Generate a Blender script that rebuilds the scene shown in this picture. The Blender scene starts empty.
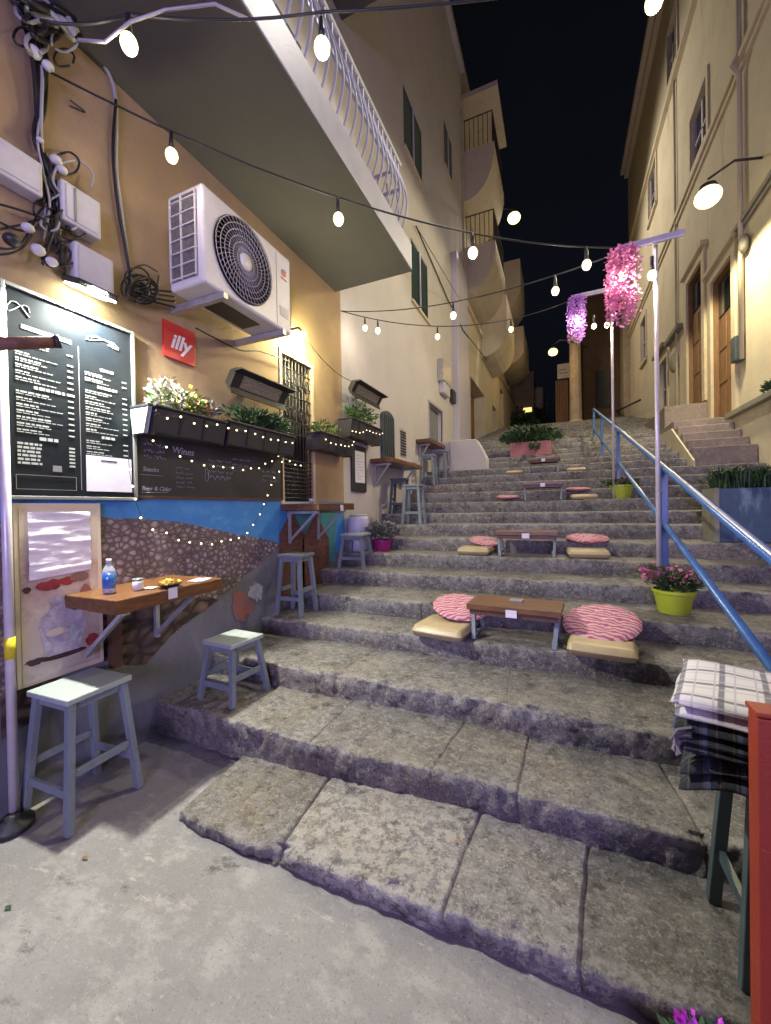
import bpy, math, random
from mathutils import Vector, Matrix, noise
R=math.radians
rnd=random.Random(7)
sc=bpy.context.scene
COL=sc.collection
# ------------------------------------------------------------------ camera model
F0=400.0; YAW=R(23.6); PIT=R(-0.57); ROL=R(1.0); H=1.6
def ray(px,py):
    u=px-385.5; v=512-py
    x=u*math.cos(ROL)+v*math.sin(ROL); z=-u*math.sin(ROL)+v*math.cos(ROL); y=F0
    y,z=y*math.cos(PIT)-z*math.sin(PIT), y*math.sin(PIT)+z*math.cos(PIT)
    return (x*math.cos(YAW)-y*math.sin(YAW), x*math.sin(YAW)+y*math.cos(YAW), z)
def onx(px,py,X):
    r=ray(px,py); t=X/r[0]; return (X,t*r[1],H+t*r[2])
def ony(px,py,Y):
    r=ray(px,py); t=Y/r[1]; return (t*r[0],Y,H+t*r[2])
def onz(px,py,Z):
    r=ray(px,py); t=(Z-H)/r[2]; return (t*r[0],t*r[1],Z)
def ond(px,py,D):
    r=ray(px,py); t=D/F0; return (t*r[0],t*r[1],H+t*r[2])
cam=bpy.data.cameras.new('camera'); co=bpy.data.objects.new('camera',cam); COL.objects.link(co)
cam.sensor_fit='VERTICAL'; cam.sensor_height=36; cam.sensor_width=27.1; cam.lens=36*F0/1024
cam.clip_start=.02; cam.clip_end=400
fwd=Vector((-math.sin(YAW)*math.cos(PIT),math.cos(YAW)*math.cos(PIT),math.sin(PIT)))
r0=Vector((math.cos(YAW),math.sin(YAW),0)); u0=r0.cross(fwd)
rc=math.cos(ROL)*r0-math.sin(ROL)*u0; uc=math.sin(ROL)*r0+math.cos(ROL)*u0
m=Matrix((rc,uc,-fwd)).transposed().to_4x4(); m.translation=(0,0,H); co.matrix_world=m
sc.camera=co
sc.view_settings.view_transform='Standard'; sc.view_settings.look='None'; sc.view_settings.exposure=0; sc.view_settings.gamma=1
# ------------------------------------------------------------------ materials
def new_mat(name):
    mt=bpy.data.materials.new(name); mt.use_nodes=True
    nt=mt.node_tree; b=nt.nodes['Principled BSDF']; return mt,nt,b
def mat(name,c,rough=.6,c2=None,scale=6,bump=0,bscale=None,metal=0,emit=0,ecol=None,spec=None,trans=0,detail=6,thr=(.35,.65),stretch=None,alpha=None):
    mt,nt,b=new_mat(name); N=nt.nodes; L=nt.links
    b.inputs['Base Color'].default_value=(*c,1); b.inputs['Roughness'].default_value=rough; b.inputs['Metallic'].default_value=metal
    if spec is not None: b.inputs['Specular IOR Level'].default_value=spec
    if emit: b.inputs['Emission Color'].default_value=(*(ecol or c),1); b.inputs['Emission Strength'].default_value=emit
    if trans: b.inputs['Transmission Weight'].default_value=trans
    if c2 or bump:
        tc=N.new('ShaderNodeTexCoord'); src=tc.outputs['Object']
        if stretch:
            mp=N.new('ShaderNodeMapping'); mp.inputs['Scale'].default_value=stretch; L.new(src,mp.inputs[0]); src=mp.outputs[0]
    if c2:
        n=N.new('ShaderNodeTexNoise'); n.inputs['Scale'].default_value=scale; n.inputs['Detail'].default_value=detail; n.inputs['Roughness'].default_value=.65
        L.new(src,n.inputs['Vector'])
        rr=N.new('ShaderNodeValToRGB'); rr.color_ramp.elements[0].position=thr[0]; rr.color_ramp.elements[1].position=thr[1]
        rr.color_ramp.elements[0].color=(*c,1); rr.color_ramp.elements[1].color=(*c2,1)
        L.new(n.outputs['Fac'],rr.inputs[0]); L.new(rr.outputs[0],b.inputs['Base Color'])
    if bump:
        n2=N.new('ShaderNodeTexNoise'); n2.inputs['Scale'].default_value=bscale or scale*6; n2.inputs['Detail'].default_value=6
        L.new(src,n2.inputs['Vector'])
        bp=N.new('ShaderNodeBump'); bp.inputs['Strength'].default_value=1; bp.inputs['Distance'].default_value=bump
        L.new(n2.outputs['Fac'],bp.inputs['Height']); L.new(bp.outputs[0],b.inputs['Normal'])
    return mt
def layered(name,base,layers,rough=.8,bump=.004,bscales=(8,60)):
    """base colour plus noise-masked layers (colour, scale, lo, hi, strength, stretch) and two-scale bump"""
    mt,nt,b=new_mat(name); N=nt.nodes; L=nt.links
    b.inputs['Roughness'].default_value=rough; b.inputs['Specular IOR Level'].default_value=.3
    tc=N.new('ShaderNodeTexCoord'); cur=None
    rgb=N.new('ShaderNodeRGB'); rgb.outputs[0].default_value=(*base,1); cur=rgb.outputs[0]
    for i,(c,s,lo,hi,st,sx) in enumerate(layers):
        mp=N.new('ShaderNodeMapping'); mp.inputs['Scale'].default_value=sx or (1,1,1); mp.inputs['Location'].default_value=(i*7.3,i*3.1,i*5.7)
        L.new(tc.outputs['Object'],mp.inputs[0])
        n=N.new('ShaderNodeTexNoise'); n.inputs['Scale'].default_value=s; n.inputs['Detail'].default_value=7; n.inputs['Roughness'].default_value=.68
        L.new(mp.outputs[0],n.inputs['Vector'])
        mr=N.new('ShaderNodeMapRange'); mr.inputs['From Min'].default_value=lo; mr.inputs['From Max'].default_value=hi; mr.inputs['To Max'].default_value=st
        L.new(n.outputs['Fac'],mr.inputs[0])
        mx=N.new('ShaderNodeMixRGB'); L.new(mr.outputs[0],mx.inputs[0]); L.new(cur,mx.inputs[1]); mx.inputs[2].default_value=(*c,1)
        cur=mx.outputs[0]
    L.new(cur,b.inputs['Base Color'])
    prev=None
    for k,s in enumerate(bscales):
        n=N.new('ShaderNodeTexNoise'); n.inputs['Scale'].default_value=s; n.inputs['Detail'].default_value=8; n.inputs['Roughness'].default_value=.7
        L.new(tc.outputs['Object'],n.inputs['Vector'])
        bp=N.new('ShaderNodeBump'); bp.inputs['Distance'].default_value=bump*(1,.45,.18)[k]
        L.new(n.outputs['Fac'],bp.inputs['Height'])
        if prev: L.new(prev,bp.inputs['Normal'])
        prev=bp.outputs[0]
    if prev: L.new(prev,b.inputs['Normal'])
    return mt
M={}
M['stone']=layered('stone',(.19,.184,.184),[((.10,.094,.094),2.8,.44,.60,.9,None),((.30,.245,.16),.9,.52,.68,.6,None),((.40,.365,.32),24,.53,.58,.6,(1,1.3,1)),((.43,.40,.35),75,.56,.61,.7,None),((.045,.042,.042),95,.55,.63,.85,None),((.045,.042,.04),9,.57,.64,.8,None),((.08,.08,.09),34,.56,.61,.75,None)],.55,.020,(26,85,240))
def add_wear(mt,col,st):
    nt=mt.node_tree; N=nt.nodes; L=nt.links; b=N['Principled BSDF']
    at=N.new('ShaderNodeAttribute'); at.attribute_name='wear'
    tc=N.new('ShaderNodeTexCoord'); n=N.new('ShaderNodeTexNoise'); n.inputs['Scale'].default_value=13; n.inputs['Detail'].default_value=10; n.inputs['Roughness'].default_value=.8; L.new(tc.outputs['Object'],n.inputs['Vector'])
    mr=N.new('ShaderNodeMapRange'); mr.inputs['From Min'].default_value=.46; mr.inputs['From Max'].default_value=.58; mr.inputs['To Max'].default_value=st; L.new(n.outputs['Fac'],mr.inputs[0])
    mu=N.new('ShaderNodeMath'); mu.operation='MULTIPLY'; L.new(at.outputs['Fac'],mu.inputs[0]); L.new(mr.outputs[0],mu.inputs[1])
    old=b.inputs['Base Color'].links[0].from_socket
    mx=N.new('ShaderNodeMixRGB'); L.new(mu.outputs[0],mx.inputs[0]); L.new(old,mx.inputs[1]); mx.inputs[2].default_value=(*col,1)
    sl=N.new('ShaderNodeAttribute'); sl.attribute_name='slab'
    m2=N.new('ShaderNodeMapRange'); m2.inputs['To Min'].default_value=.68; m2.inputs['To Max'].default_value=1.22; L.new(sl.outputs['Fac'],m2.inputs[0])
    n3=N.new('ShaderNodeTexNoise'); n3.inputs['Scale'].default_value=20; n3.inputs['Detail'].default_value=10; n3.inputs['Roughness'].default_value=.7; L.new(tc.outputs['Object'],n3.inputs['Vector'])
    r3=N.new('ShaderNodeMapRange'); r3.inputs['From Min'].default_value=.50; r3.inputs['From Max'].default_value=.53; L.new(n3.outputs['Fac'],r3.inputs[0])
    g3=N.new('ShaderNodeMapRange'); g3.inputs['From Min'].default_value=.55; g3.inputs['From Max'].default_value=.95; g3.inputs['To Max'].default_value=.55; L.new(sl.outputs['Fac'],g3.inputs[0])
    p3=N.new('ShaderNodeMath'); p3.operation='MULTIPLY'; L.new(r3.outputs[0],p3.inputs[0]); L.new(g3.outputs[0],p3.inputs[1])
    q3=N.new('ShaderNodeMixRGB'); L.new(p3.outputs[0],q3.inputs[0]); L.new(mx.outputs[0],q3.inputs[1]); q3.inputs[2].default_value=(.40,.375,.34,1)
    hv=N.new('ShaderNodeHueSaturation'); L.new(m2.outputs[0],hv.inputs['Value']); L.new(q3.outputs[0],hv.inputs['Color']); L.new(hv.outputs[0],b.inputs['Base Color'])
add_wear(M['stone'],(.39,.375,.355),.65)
M['pavement']=layered('pavement',(.235,.228,.225),[((.19,.183,.178),1.4,.42,.62,.9,None),((.31,.30,.285),5,.5,.62,.75,(1,1.6,1)),((.17,.16,.155),18,.55,.66,.5,None),((.42,.40,.36),60,.58,.66,.4,None),((.05,.048,.048),120,.58,.68,.75,None),((.05,.048,.046),3.1,.61,.68,.75,(1,1.8,1)),((.38,.36,.31),9,.62,.66,.6,(.6,1.6,1))],.7,.008,(18,70,220))
M['ochre']=layered('ochre_plaster',(.36,.25,.13),[((.27,.195,.13),1.3,.4,.68,.8,None),((.43,.325,.19),3.2,.5,.72,.5,None),((.17,.125,.11),5,.60,.78,.6,(1,1,.35)),((.25,.18,.15),40,.60,.72,.4,None)],.85,.004,(10,90))
M['white_plaster']=layered('white_plaster',(.47,.44,.43),[((.36,.335,.33),1.1,.42,.75,.6,None),((.42,.38,.34),4,.6,.8,.5,(1,1,.3)),((.48,.445,.42),9,.55,.75,.4,None)],.85,.004,(10,90))
M['cream']=layered('cream_stone',(.58,.52,.39),[((.46,.40,.29),1.1,.42,.7,.7,None),((.30,.25,.18),2.2,.57,.75,.6,(1,1,.18)),((.67,.6,.45),9,.55,.75,.4,None),((.3,.25,.2),30,.66,.8,.4,None)],.85,.005,(8,70))
M['side_stone']=layered('side_stone',(.27,.225,.20),[((.17,.14,.13),2,.42,.65,.8,None),((.36,.31,.26),12,.52,.64,.6,None),((.10,.085,.08),30,.58,.68,.7,None)],.7,.008,(14,70))
M['old_stone']=layered('old_stone',(.42,.35,.25),[((.28,.22,.16),2,.4,.7,.8,None),((.5,.43,.32),7,.5,.75,.6,None),((.15,.12,.09),12,.6,.75,.6,None)],.9,.02,(5,30))
M['brown_wall']=layered('brown_wall',(.13,.09,.05),[((.08,.055,.035),3,.4,.7,.8,None)],.9,.01,(5,30))
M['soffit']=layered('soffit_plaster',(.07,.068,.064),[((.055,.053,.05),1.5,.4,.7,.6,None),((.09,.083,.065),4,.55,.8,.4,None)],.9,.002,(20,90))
M['white_paint']=mat('white_paint',(.50,.50,.54),.45,(.42,.42,.47),4,.001,60)
M['grey_wall']=layered('grey_render',(.17,.175,.19),[((.11,.115,.14),2,.4,.7,.7,None),((.25,.25,.25),8,.55,.75,.5,None)],.85,.005,(8,60))
M['mural_blue']=layered('mural_blue',(.05,.21,.52),[((.10,.32,.64),2.4,.45,.7,.7,(1,1,2)),((.25,.45,.72),5,.58,.8,.45,(1,1,2))],.6,.002,(10,80))
M['mural_green']=layered('mural_green',(.07,.24,.25),[((.10,.36,.38),3,.45,.7,.8,None),((.16,.26,.12),6,.55,.7,.7,None)],.6,.002,(10,80))
M['mural_brown']=layered('mural_brown',(.17,.08,.055),[((.09,.045,.03),14,.45,.6,.8,(1,1,2.5)),((.28,.13,.09),6,.55,.75,.6,None)],.6,.002,(10,80))
M['mural_rust']=mat('mural_rust',(.32,.10,.06),.7,(.2,.14,.13),14)
M['mural_white']=mat('mural_white',(.5,.5,.52),.7,(.3,.3,.34),18)
def cobble(name,scale,c1,c2,joint,thr=.09):
    mt,nt,b=new_mat(name); N=nt.nodes; L=nt.links; b.inputs['Roughness'].default_value=.7
    tc=N.new('ShaderNodeTexCoord'); mp=N.new('ShaderNodeMapping'); mp.inputs['Scale'].default_value=(0.001,.85,1.15); L.new(tc.outputs['Object'],mp.inputs[0])
    nz=N.new('ShaderNodeTexNoise'); nz.inputs['Scale'].default_value=5; L.new(mp.outputs[0],nz.inputs['Vector'])
    ad=N.new('ShaderNodeMixRGB'); ad.blend_type='ADD'; ad.inputs[0].default_value=.07; L.new(mp.outputs[0],ad.inputs[1]); L.new(nz.outputs['Color'],ad.inputs[2])
    v=N.new('ShaderNodeTexVoronoi'); v.feature='DISTANCE_TO_EDGE'; v.inputs['Scale'].default_value=scale; L.new(ad.outputs[0],v.inputs['Vector'])
    v2=N.new('ShaderNodeTexVoronoi'); v2.inputs['Scale'].default_value=scale; L.new(ad.outputs[0],v2.inputs['Vector'])
    r1=N.new('ShaderNodeValToRGB'); r1.color_ramp.elements[0].color=(*c2,1); r1.color_ramp.elements[1].color=(*c1,1); r1.color_ramp.elements[0].position=.08; r1.color_ramp.elements[1].position=.62
    sp=N.new('ShaderNodeMath'); sp.operation='MULTIPLY_ADD'; sp.inputs[1].default_value=.35; L.new(v2.outputs['Color'],sp.inputs[0]); L.new(v2.outputs['Distance'],sp.inputs[2])
    sb=N.new('ShaderNodeMath'); sb.operation='SUBTRACT'; sb.inputs[1].default_value=.08; L.new(sp.outputs[0],sb.inputs[0]); L.new(sb.outputs[0],r1.inputs[0])
    r2=N.new('ShaderNodeValToRGB'); r2.color_ramp.elements[0].position=thr*.4; r2.color_ramp.elements[1].position=thr*2.6
    L.new(v.outputs['Distance'],r2.inputs[0])
    mx=N.new('ShaderNodeMixRGB'); L.new(r2.outputs[0],mx.inputs[0]); mx.inputs[1].default_value=(*joint,1); L.new(r1.outputs[0],mx.inputs[2]); L.new(mx.outputs[0],b.inputs['Base Color'])
    return mt
M['cobble']=cobble('painted_cobbles',22,(.15,.11,.12),(.40,.32,.33),(.08,.06,.065),.06)
M['cobble_big']=cobble('painted_boulders',9,(.10,.065,.05),(.22,.15,.12),(.03,.02,.02),.07)
M['wood']=mat('varnished_wood',(.19,.085,.028),.34,(.07,.028,.012),7,.001,40,stretch=(6,1,6),thr=(.3,.7))
M['wood_x']=mat('dark_wood',(.17,.08,.03),.35,(.07,.03,.018),5,.001,40,stretch=(1,7,7),thr=(.3,.7))
M['wood_edge']=mat('wood_edge',(.10,.045,.025),.5,(.06,.03,.02),6)
M['stool']=layered('grey_green_paint',(.19,.225,.25),[((.13,.155,.18),6,.45,.7,.8,(1,1,.3)),((.32,.33,.31),30,.62,.68,.7,(1,1,.4)),((.09,.08,.07),22,.64,.7,.7,None)],.5,.002,(30,120))
M['stool_dark']=mat('dark_teal_paint',(.05,.08,.09),.45,(.035,.05,.06),6)
M['stool_seat']=layered('pale_green_paint',(.33,.38,.36),[((.24,.28,.28),5,.45,.7,.8,(1,.3,1)),((.45,.47,.43),24,.6,.68,.6,(1,.4,1)),((.13,.12,.10),26,.64,.7,.7,None)],.45,.002,(30,120))
M['metal']=mat('galvanised_metal',(.55,.55,.57),.4,(.42,.42,.45),12,metal=.6)
M['pole']=mat('pole_paint',(.62,.58,.62),.35,(.5,.46,.52),8,metal=.2)
M['blue']=mat('blue_paint',(.035,.10,.26),.3,(.06,.15,.34),9,.001,60)
M['blue_worn']=layered('blue_worn_paint',(.055,.095,.15),[((.20,.30,.40),5,.5,.62,.8,(1.5,1.5,.35)),((.02,.05,.12),9,.5,.7,.6,None)],.6,.004,(12,60))
M['black']=mat('black_plastic',(.018,.018,.02),.45,(.03,.03,.032),10)
M['cable']=mat('black_cable',(.012,.012,.013),.5)
M['cable_grey']=mat('grey_cable',(.33,.32,.33),.5)
M['glass_bulb']=mat('lit_bulb',(1,.85,.6),.3,emit=2.2,ecol=(1,.82,.40))
M['glass_white']=mat('lit_white_bulb',(1,.95,.8),.3,emit=3.0,ecol=(1,.88,.42))
M['mini']=mat('mini_bulb',(1,.9,.5),.3,emit=3.2,ecol=(1,.86,.5))
M['lamp_panel']=mat('led_panel',(1,1,.9),.3,emit=30,ecol=(.95,1,.78))
M['street']=mat('street_lamp_glass',(1,.85,.5),.3,emit=3.2,ecol=(1,.84,.36))
M['orange_l']=mat('orange_lamp_glass',(1,.65,.2),.3,emit=3,ecol=(1,.66,.22))
M['plastic_w']=mat('white_plastic',(.62,.61,.60),.5,(.52,.51,.51),5)
M['ac_white']=mat('ac_white',(.68,.67,.68),.4,(.58,.57,.58),3)
M['ac_grey']=mat('ac_grey',(.19,.185,.19),.45)
M['ac_fin']=mat('ac_fins',(.10,.09,.10),.5,(.2,.19,.2),60,metal=.3)
M['red']=mat('sign_red',(.50,.012,.02),.35)
M['white']=mat('sign_white',(.8,.8,.8),.4)
M['chalk']=mat('chalk',(.42,.42,.46),.9,(.22,.22,.25),60)
M['board']=mat('chalkboard',(.016,.017,.02),.6,(.03,.03,.034),4)
M['menu']=mat('menu_panel',(.006,.009,.013),.3,(.012,.016,.020),4,spec=.3)
M['menu_text']=mat('menu_print',(.36,.39,.38),.6)
M['alu']=mat('aluminium',(.26,.27,.27),.4,metal=.5)
M['paper']=mat('paper',(.66,.64,.72),.7,(.60,.58,.66),8)
M['crumple']=mat('crumpled_paper',(.72,.68,.74),.6,(.62,.58,.66),10,.004,14,stretch=(1,.5,2))
M['poster']=layered('poster_print',(.50,.42,.34),[((.34,.20,.20),3.5,.48,.66,.8,None),((.16,.08,.05),6,.60,.70,.7,None),((.60,.52,.50),8,.55,.7,.6,None)],.45,.0,(20,))
M['poster_edge']=mat('poster_border',(.55,.47,.36),.5)
M['cream_cup']=layered('poster_cup',(.38,.32,.38),[((.54,.48,.52),14,.45,.6,.9,None),((.2,.14,.17),10,.58,.68,.7,None)],.5,.0,(20,))
M['berry']=mat('poster_berry',(.35,.03,.04),.5,(.15,.02,.03),30)
M['choc']=mat('poster_dark',(.05,.02,.025),.5)
M['planter']=mat('planter_plastic',(.022,.022,.026),.5,(.035,.033,.04),7)
M['leaf']=mat('leaf_green',(.05,.12,.03),.55,(.09,.18,.04),9)
M['leaf_dark']=mat('leaf_dark',(.02,.055,.02),.55,(.04,.09,.03),9)
M['leaf_grey']=mat('leaf_grey',(.16,.13,.17),.6,(.10,.13,.09),9)
M['fl_white']=mat('white_petals',(.62,.58,.45),.6); M['fl_yellow']=mat('yellow_petals',(.55,.42,.05),.6); M['fl_orange']=mat('rust_petals',(.42,.20,.06),.6)
M['fl_pink']=mat('pink_petals',(.42,.08,.20),.6,(.55,.18,.3),30); M['fl_mag']=mat('magenta_petals',(.42,.02,.42),.6)
M['wis_pink']=mat('pink_wisteria',(.52,.10,.28),.6,(.66,.26,.46),30); M['wis_purple']=mat('purple_wisteria',(.42,.14,.62),.6,(.55,.3,.7),30)
M['pot_lime']=mat('lime_pot',(.38,.44,.03),.4,(.30,.37,.03),4); M['pot_mag']=mat('magenta_pot',(.30,.01,.13),.4)
M['pot_pink']=layered('pink_planter',(.33,.14,.16),[((.24,.10,.12),5,.45,.7,.7,None)],.8,.004,(10,60))
M['barrel']=mat('lilac_plastic',(.50,.48,.60),.45,(.42,.40,.52),4)
M['cushion']=mat('beige_leatherette',(.42,.34,.20),.4,(.35,.28,.16),5,.001,80)
M['door_brown']=mat('door_wood',(.24,.13,.055),.6,(.17,.09,.04),4,.002,30,stretch=(4,4,1))
M['door_dark']=mat('dark_interior',(.012,.010,.012),.5)
M['glass_dark']=mat('dark_glass',(.015,.018,.022),.1,spec=.6)
M['shutter']=mat('green_shutter',(.015,.04,.045),.5)
M['lilac_frame']=mat('pale_frame',(.45,.43,.52),.5)
M['red_board']=layered('red_painted_board',(.24,.03,.012),[((.15,.02,.01),4,.45,.65,.8,(1,1,.3)),((.34,.10,.05),30,.64,.7,.6,None),((.08,.03,.02),18,.64,.7,.7,(1,1,.4))],.45,.002,(30,120))
M['iron']=mat('wrought_iron',(.02,.02,.022),.5,(.05,.045,.04),20)
M['heater']=mat('heater_case',(.022,.020,.018),.4)
M['heater_glass']=mat('heater_reflector',(.42,.38,.30),.35,(.2,.18,.15),14,metal=.5,stretch=(1,1,6))
M['yellow_tape']=mat('yellow_tape',(.6,.5,.02),.5)
M['water']=mat('blue_bottle_plastic',(.05,.18,.62),.12,(.10,.3,.7),12,trans=.35)
M['clear']=mat('clear_plastic',(.6,.68,.78),.12,trans=.5)
M['fries']=mat('fries',(.62,.42,.06),.6,(.5,.34,.05),30)
M['basket']=mat('dark_basket',(.03,.022,.018),.6)
M['coping']=mat('coping_stone',(.25,.25,.19),.8,(.18,.17,.14),5,.004,30)
M['sill']=mat('pale_stone_trim',(.58,.50,.36),.8,(.50,.42,.29),4,.003,40)
def stripes(name):
    mt,nt,b=new_mat(name); N=nt.nodes; L=nt.links; b.inputs['Roughness'].default_value=.85
    tc=N.new('ShaderNodeTexCoord'); w=N.new('ShaderNodeTexWave'); w.bands_direction='Y'; w.inputs['Scale'].default_value=10; w.inputs['Distortion'].default_value=3.5; w.inputs['Detail'].default_value=3; w.inputs['Detail Scale'].default_value=2
    L.new(tc.outputs['Object'],w.inputs[0])
    r=N.new('ShaderNodeValToRGB'); e=r.color_ramp.elements; e[0].position=.3; e[0].color=(.34,.075,.12,1); e[1].position=.75; e[1].color=(.50,.33,.37,1)
    L.new(w.outputs['Fac'],r.inputs[0]); L.new(r.outputs[0],b.inputs['Base Color']); return mt
M['stripe']=stripes('pink_striped_fabric')
def plaid(name,base,line,line2,sc_=9,rot=0):
    mt,nt,b=new_mat(name); N=nt.nodes; L=nt.links; b.inputs['Roughness'].default_value=.95
    tc=N.new('ShaderNodeTexCoord'); cur=None
    rgb=N.new('ShaderNodeRGB'); rgb.outputs[0].default_value=(*base,1); cur=rgb.outputs[0]
    for d,s,c,th in (('X',sc_,line,.93),('Y',sc_*.9,line,.93),('X',sc_*2.1,line2,.95),('Y',sc_*1.7,line2,.95)):
        w=N.new('ShaderNodeTexWave'); w.bands_direction=d; w.inputs['Scale'].default_value=s*.32; w.inputs['Distortion'].default_value=.25; L.new(tc.outputs['Object'],w.inputs[0])
        mr=N.new('ShaderNodeMapRange'); mr.inputs['From Min'].default_value=th; mr.inputs['From Max'].default_value=th+.04; mr.inputs['To Max'].default_value=.8; L.new(w.outputs['Fac'],mr.inputs[0])
        mx=N.new('ShaderNodeMixRGB'); L.new(mr.outputs[0],mx.inputs[0]); L.new(cur,mx.inputs[1]); mx.inputs[2].default_value=(*c,1); cur=mx.outputs[0]
    L.new(cur,b.inputs['Base Color'])
    n=N.new('ShaderNodeTexNoise'); n.inputs['Scale'].default_value=160; L.new(tc.outputs['Object'],n.inputs['Vector'])
    bp=N.new('ShaderNodeBump'); bp.inputs['Distance'].default_value=.002; L.new(n.outputs['Fac'],bp.inputs['Height']); L.new(bp.outputs[0],b.inputs['Normal'])
    return mt
M['plaid_white']=plaid('white_plaid_wool',(.58,.55,.60),(.09,.09,.13),(.4,.38,.45))
M['plaid_dark']=plaid('dark_plaid_wool',(.012,.015,.022),(.05,.065,.13),(.06,.055,.045),12)
M['plaid_blue']=plaid('blue_plaid_wool',(.02,.022,.05),(.12,.14,.45),(.35,.35,.4),16)
# ------------------------------------------------------------------ mesh builder
class MB:
    def __init__(s): s.v=[]; s.f=[]
    def add(s,vs,fs):
        k=len(s.v); s.v+= [tuple(p) for p in vs]; s.f+=[tuple(k+i for i in f) for f in fs]; return s
    def box(s,x0,x1,y0,y1,z0,z1,rz=0,tilt=None):
        c=Vector(((x0+x1)/2,(y0+y1)/2,(z0+z1)/2)); vs=[]
        for z in (z0,z1):
            for x,y in ((x0,y0),(x1,y0),(x1,y1),(x0,y1)):
                p=Vector((x,y,z))-c
                if tilt: p=Matrix.Rotation(tilt[0],4,tilt[1])@p
                if rz: p=Matrix.Rotation(rz,4,'Z')@p
                vs.append(p+c)
        return s.add(vs,[(3,2,1,0),(4,5,6,7),(0,1,5,4),(1,2,6,5),(2,3,7,6),(3,0,4,7)])
    def beam(s,a,b,w,h,up=(0,0,1)):
        a=Vector(a);b=Vector(b);d=(b-a).normalized();u=Vector(up)
        if abs(d.dot(u))>.98:u=Vector((0,1,0))
        x=d.cross(u).normalized();y=x.cross(d)
        vs=[p+x*i*w/2+y*j*h/2 for p in (a,b) for i,j in ((-1,-1),(1,-1),(1,1),(-1,1))]
        return s.add(vs,[(0,1,2,3),(7,6,5,4),(0,4,5,1),(1,5,6,2),(2,6,7,3),(3,7,4,0)])
    def tube(s,pts,r,n=8,r2=None):
        pts=[Vector(p) for p in pts]; k=len(s.v); m_=len(pts)
        nrm=None
        for i,p in enumerate(pts):
            d=(pts[min(i+1,m_-1)]-pts[max(i-1,0)]).normalized()
            if nrm is None:
                a=Vector((0,0,1)) if abs(d.z)<.9 else Vector((1,0,0)); nrm=d.cross(a).normalized()
            nrm=(nrm-d*nrm.dot(d)).normalized(); b=d.cross(nrm)
            rr=r if r2 is None else r+(r2-r)*i/(m_-1)
            for j in range(n):
                t=2*math.pi*j/n; s.v.append(tuple(p+nrm*math.cos(t)*rr+b*math.sin(t)*rr))
        for i in range(m_-1):
            for j in range(n):
                s.f.append((k+i*n+j,k+i*n+(j+1)%n,k+(i+1)*n+(j+1)%n,k+(i+1)*n+j))
        s.f.append(tuple(k+j for j in range(n))[::-1]); s.f.append(tuple(k+(m_-1)*n+j for j in range(n))); return s
    def lathe(s,prof,c=(0,0,0),n=20,ax='Z'):
        k=len(s.v); c=Vector(c)
        for r,z in prof:
            for j in range(n):
                t=2*math.pi*j/n; a,b=r*math.cos(t),r*math.sin(t)
                p=(a,b,z) if ax=='Z' else ((z,a,b) if ax=='X' else (a,z,b))
                s.v.append(tuple(c+Vector(p)))
        for i in range(len(prof)-1):
            for j in range(n): s.f.append((k+i*n+j,k+i*n+(j+1)%n,k+(i+1)*n+(j+1)%n,k+(i+1)*n+j))
        s.f.append(tuple(k+j for j in range(n))[::-1]); s.f.append(tuple(k+(len(prof)-1)*n+j for j in range(n))); return s
    def ball(s,c,r,n=12,m_=8,sq=(1,1,1)):
        pr=[]
        k=len(s.v)
        for i in range(m_+1):
            a=math.pi*i/m_-math.pi/2
            for j in range(n):
                t=2*math.pi*j/n; s.v.append((c[0]+r*sq[0]*math.cos(a)*math.cos(t),c[1]+r*sq[1]*math.cos(a)*math.sin(t),c[2]+r*sq[2]*math.sin(a)))
        for i in range(m_):
            for j in range(n): s.f.append((k+i*n+j,k+i*n+(j+1)%n,k+(i+1)*n+(j+1)%n,k+(i+1)*n+j))
        return s
    def prism_x(s,yz,x0,x1):
        n=len(yz); vs=[(x0,y,z) for y,z in yz]+[(x1,y,z) for y,z in yz]
        fs=[tuple(range(n)),tuple(range(2*n-1,n-1,-1))]+[(i,(i+1)%n,n+(i+1)%n,n+i) for i in range(n)]
        return s.add(vs,fs)
    def prism_z(s,xy,z0,z1):
        n=len(xy); vs=[(x,y,z0) for x,y in xy]+[(x,y,z1) for x,y in xy]
        fs=[tuple(range(n))[::-1],tuple(range(n,2*n))]+[(i,(i+1)%n,n+(i+1)%n,n+i) for i in range(n)]
        return s.add(vs,fs)
    def prism_y(s,xz,y0,y1):
        n=len(xz); vs=[(x,y0,z) for x,z in xz]+[(x,y1,z) for x,z in xz]
        fs=[tuple(range(n)),tuple(range(2*n-1,n-1,-1))]+[(i,(i+1)%n,n+(i+1)%n,n+i) for i in range(n)]
        return s.add(vs,fs)
    def leaf(s,c,d,w,l,bend=.25):
        d=Vector(d).normalized(); a=Vector((rnd.uniform(-1,1),rnd.uniform(-1,1),rnd.uniform(-1,1)))
        x=d.cross(a).normalized(); nn=x.cross(d); c=Vector(c)
        s.add([c,c+d*l*.5+x*w/2+nn*l*bend*.3,c+d*l,c+d*l*.5-x*w/2+nn*l*bend*.3],[(0,1,2,3)]); return s
    def build(s,name,mt,parent=None,smooth=False,bevel=0,kind=None,label=None,seg=2,rel=True):
        me=bpy.data.meshes.new(name)
        off=Vector((0,0,0))
        if parent is not None and rel:
            q=parent
            while q.parent: q=q.parent
            off=q.location
        me.from_pydata([tuple(Vector(p)-off) for p in s.v],[],s.f); me.validate(); me.update()
        mts=mt if isinstance(mt,(list,tuple)) else [mt]
        for k in mts: me.materials.append(M[k] if isinstance(k,str) else k)
        if smooth:
            for p in me.polygons: p.use_smooth=True
        o=bpy.data.objects.new(name,me); COL.objects.link(o)
        if parent: o.parent=parent
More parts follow.
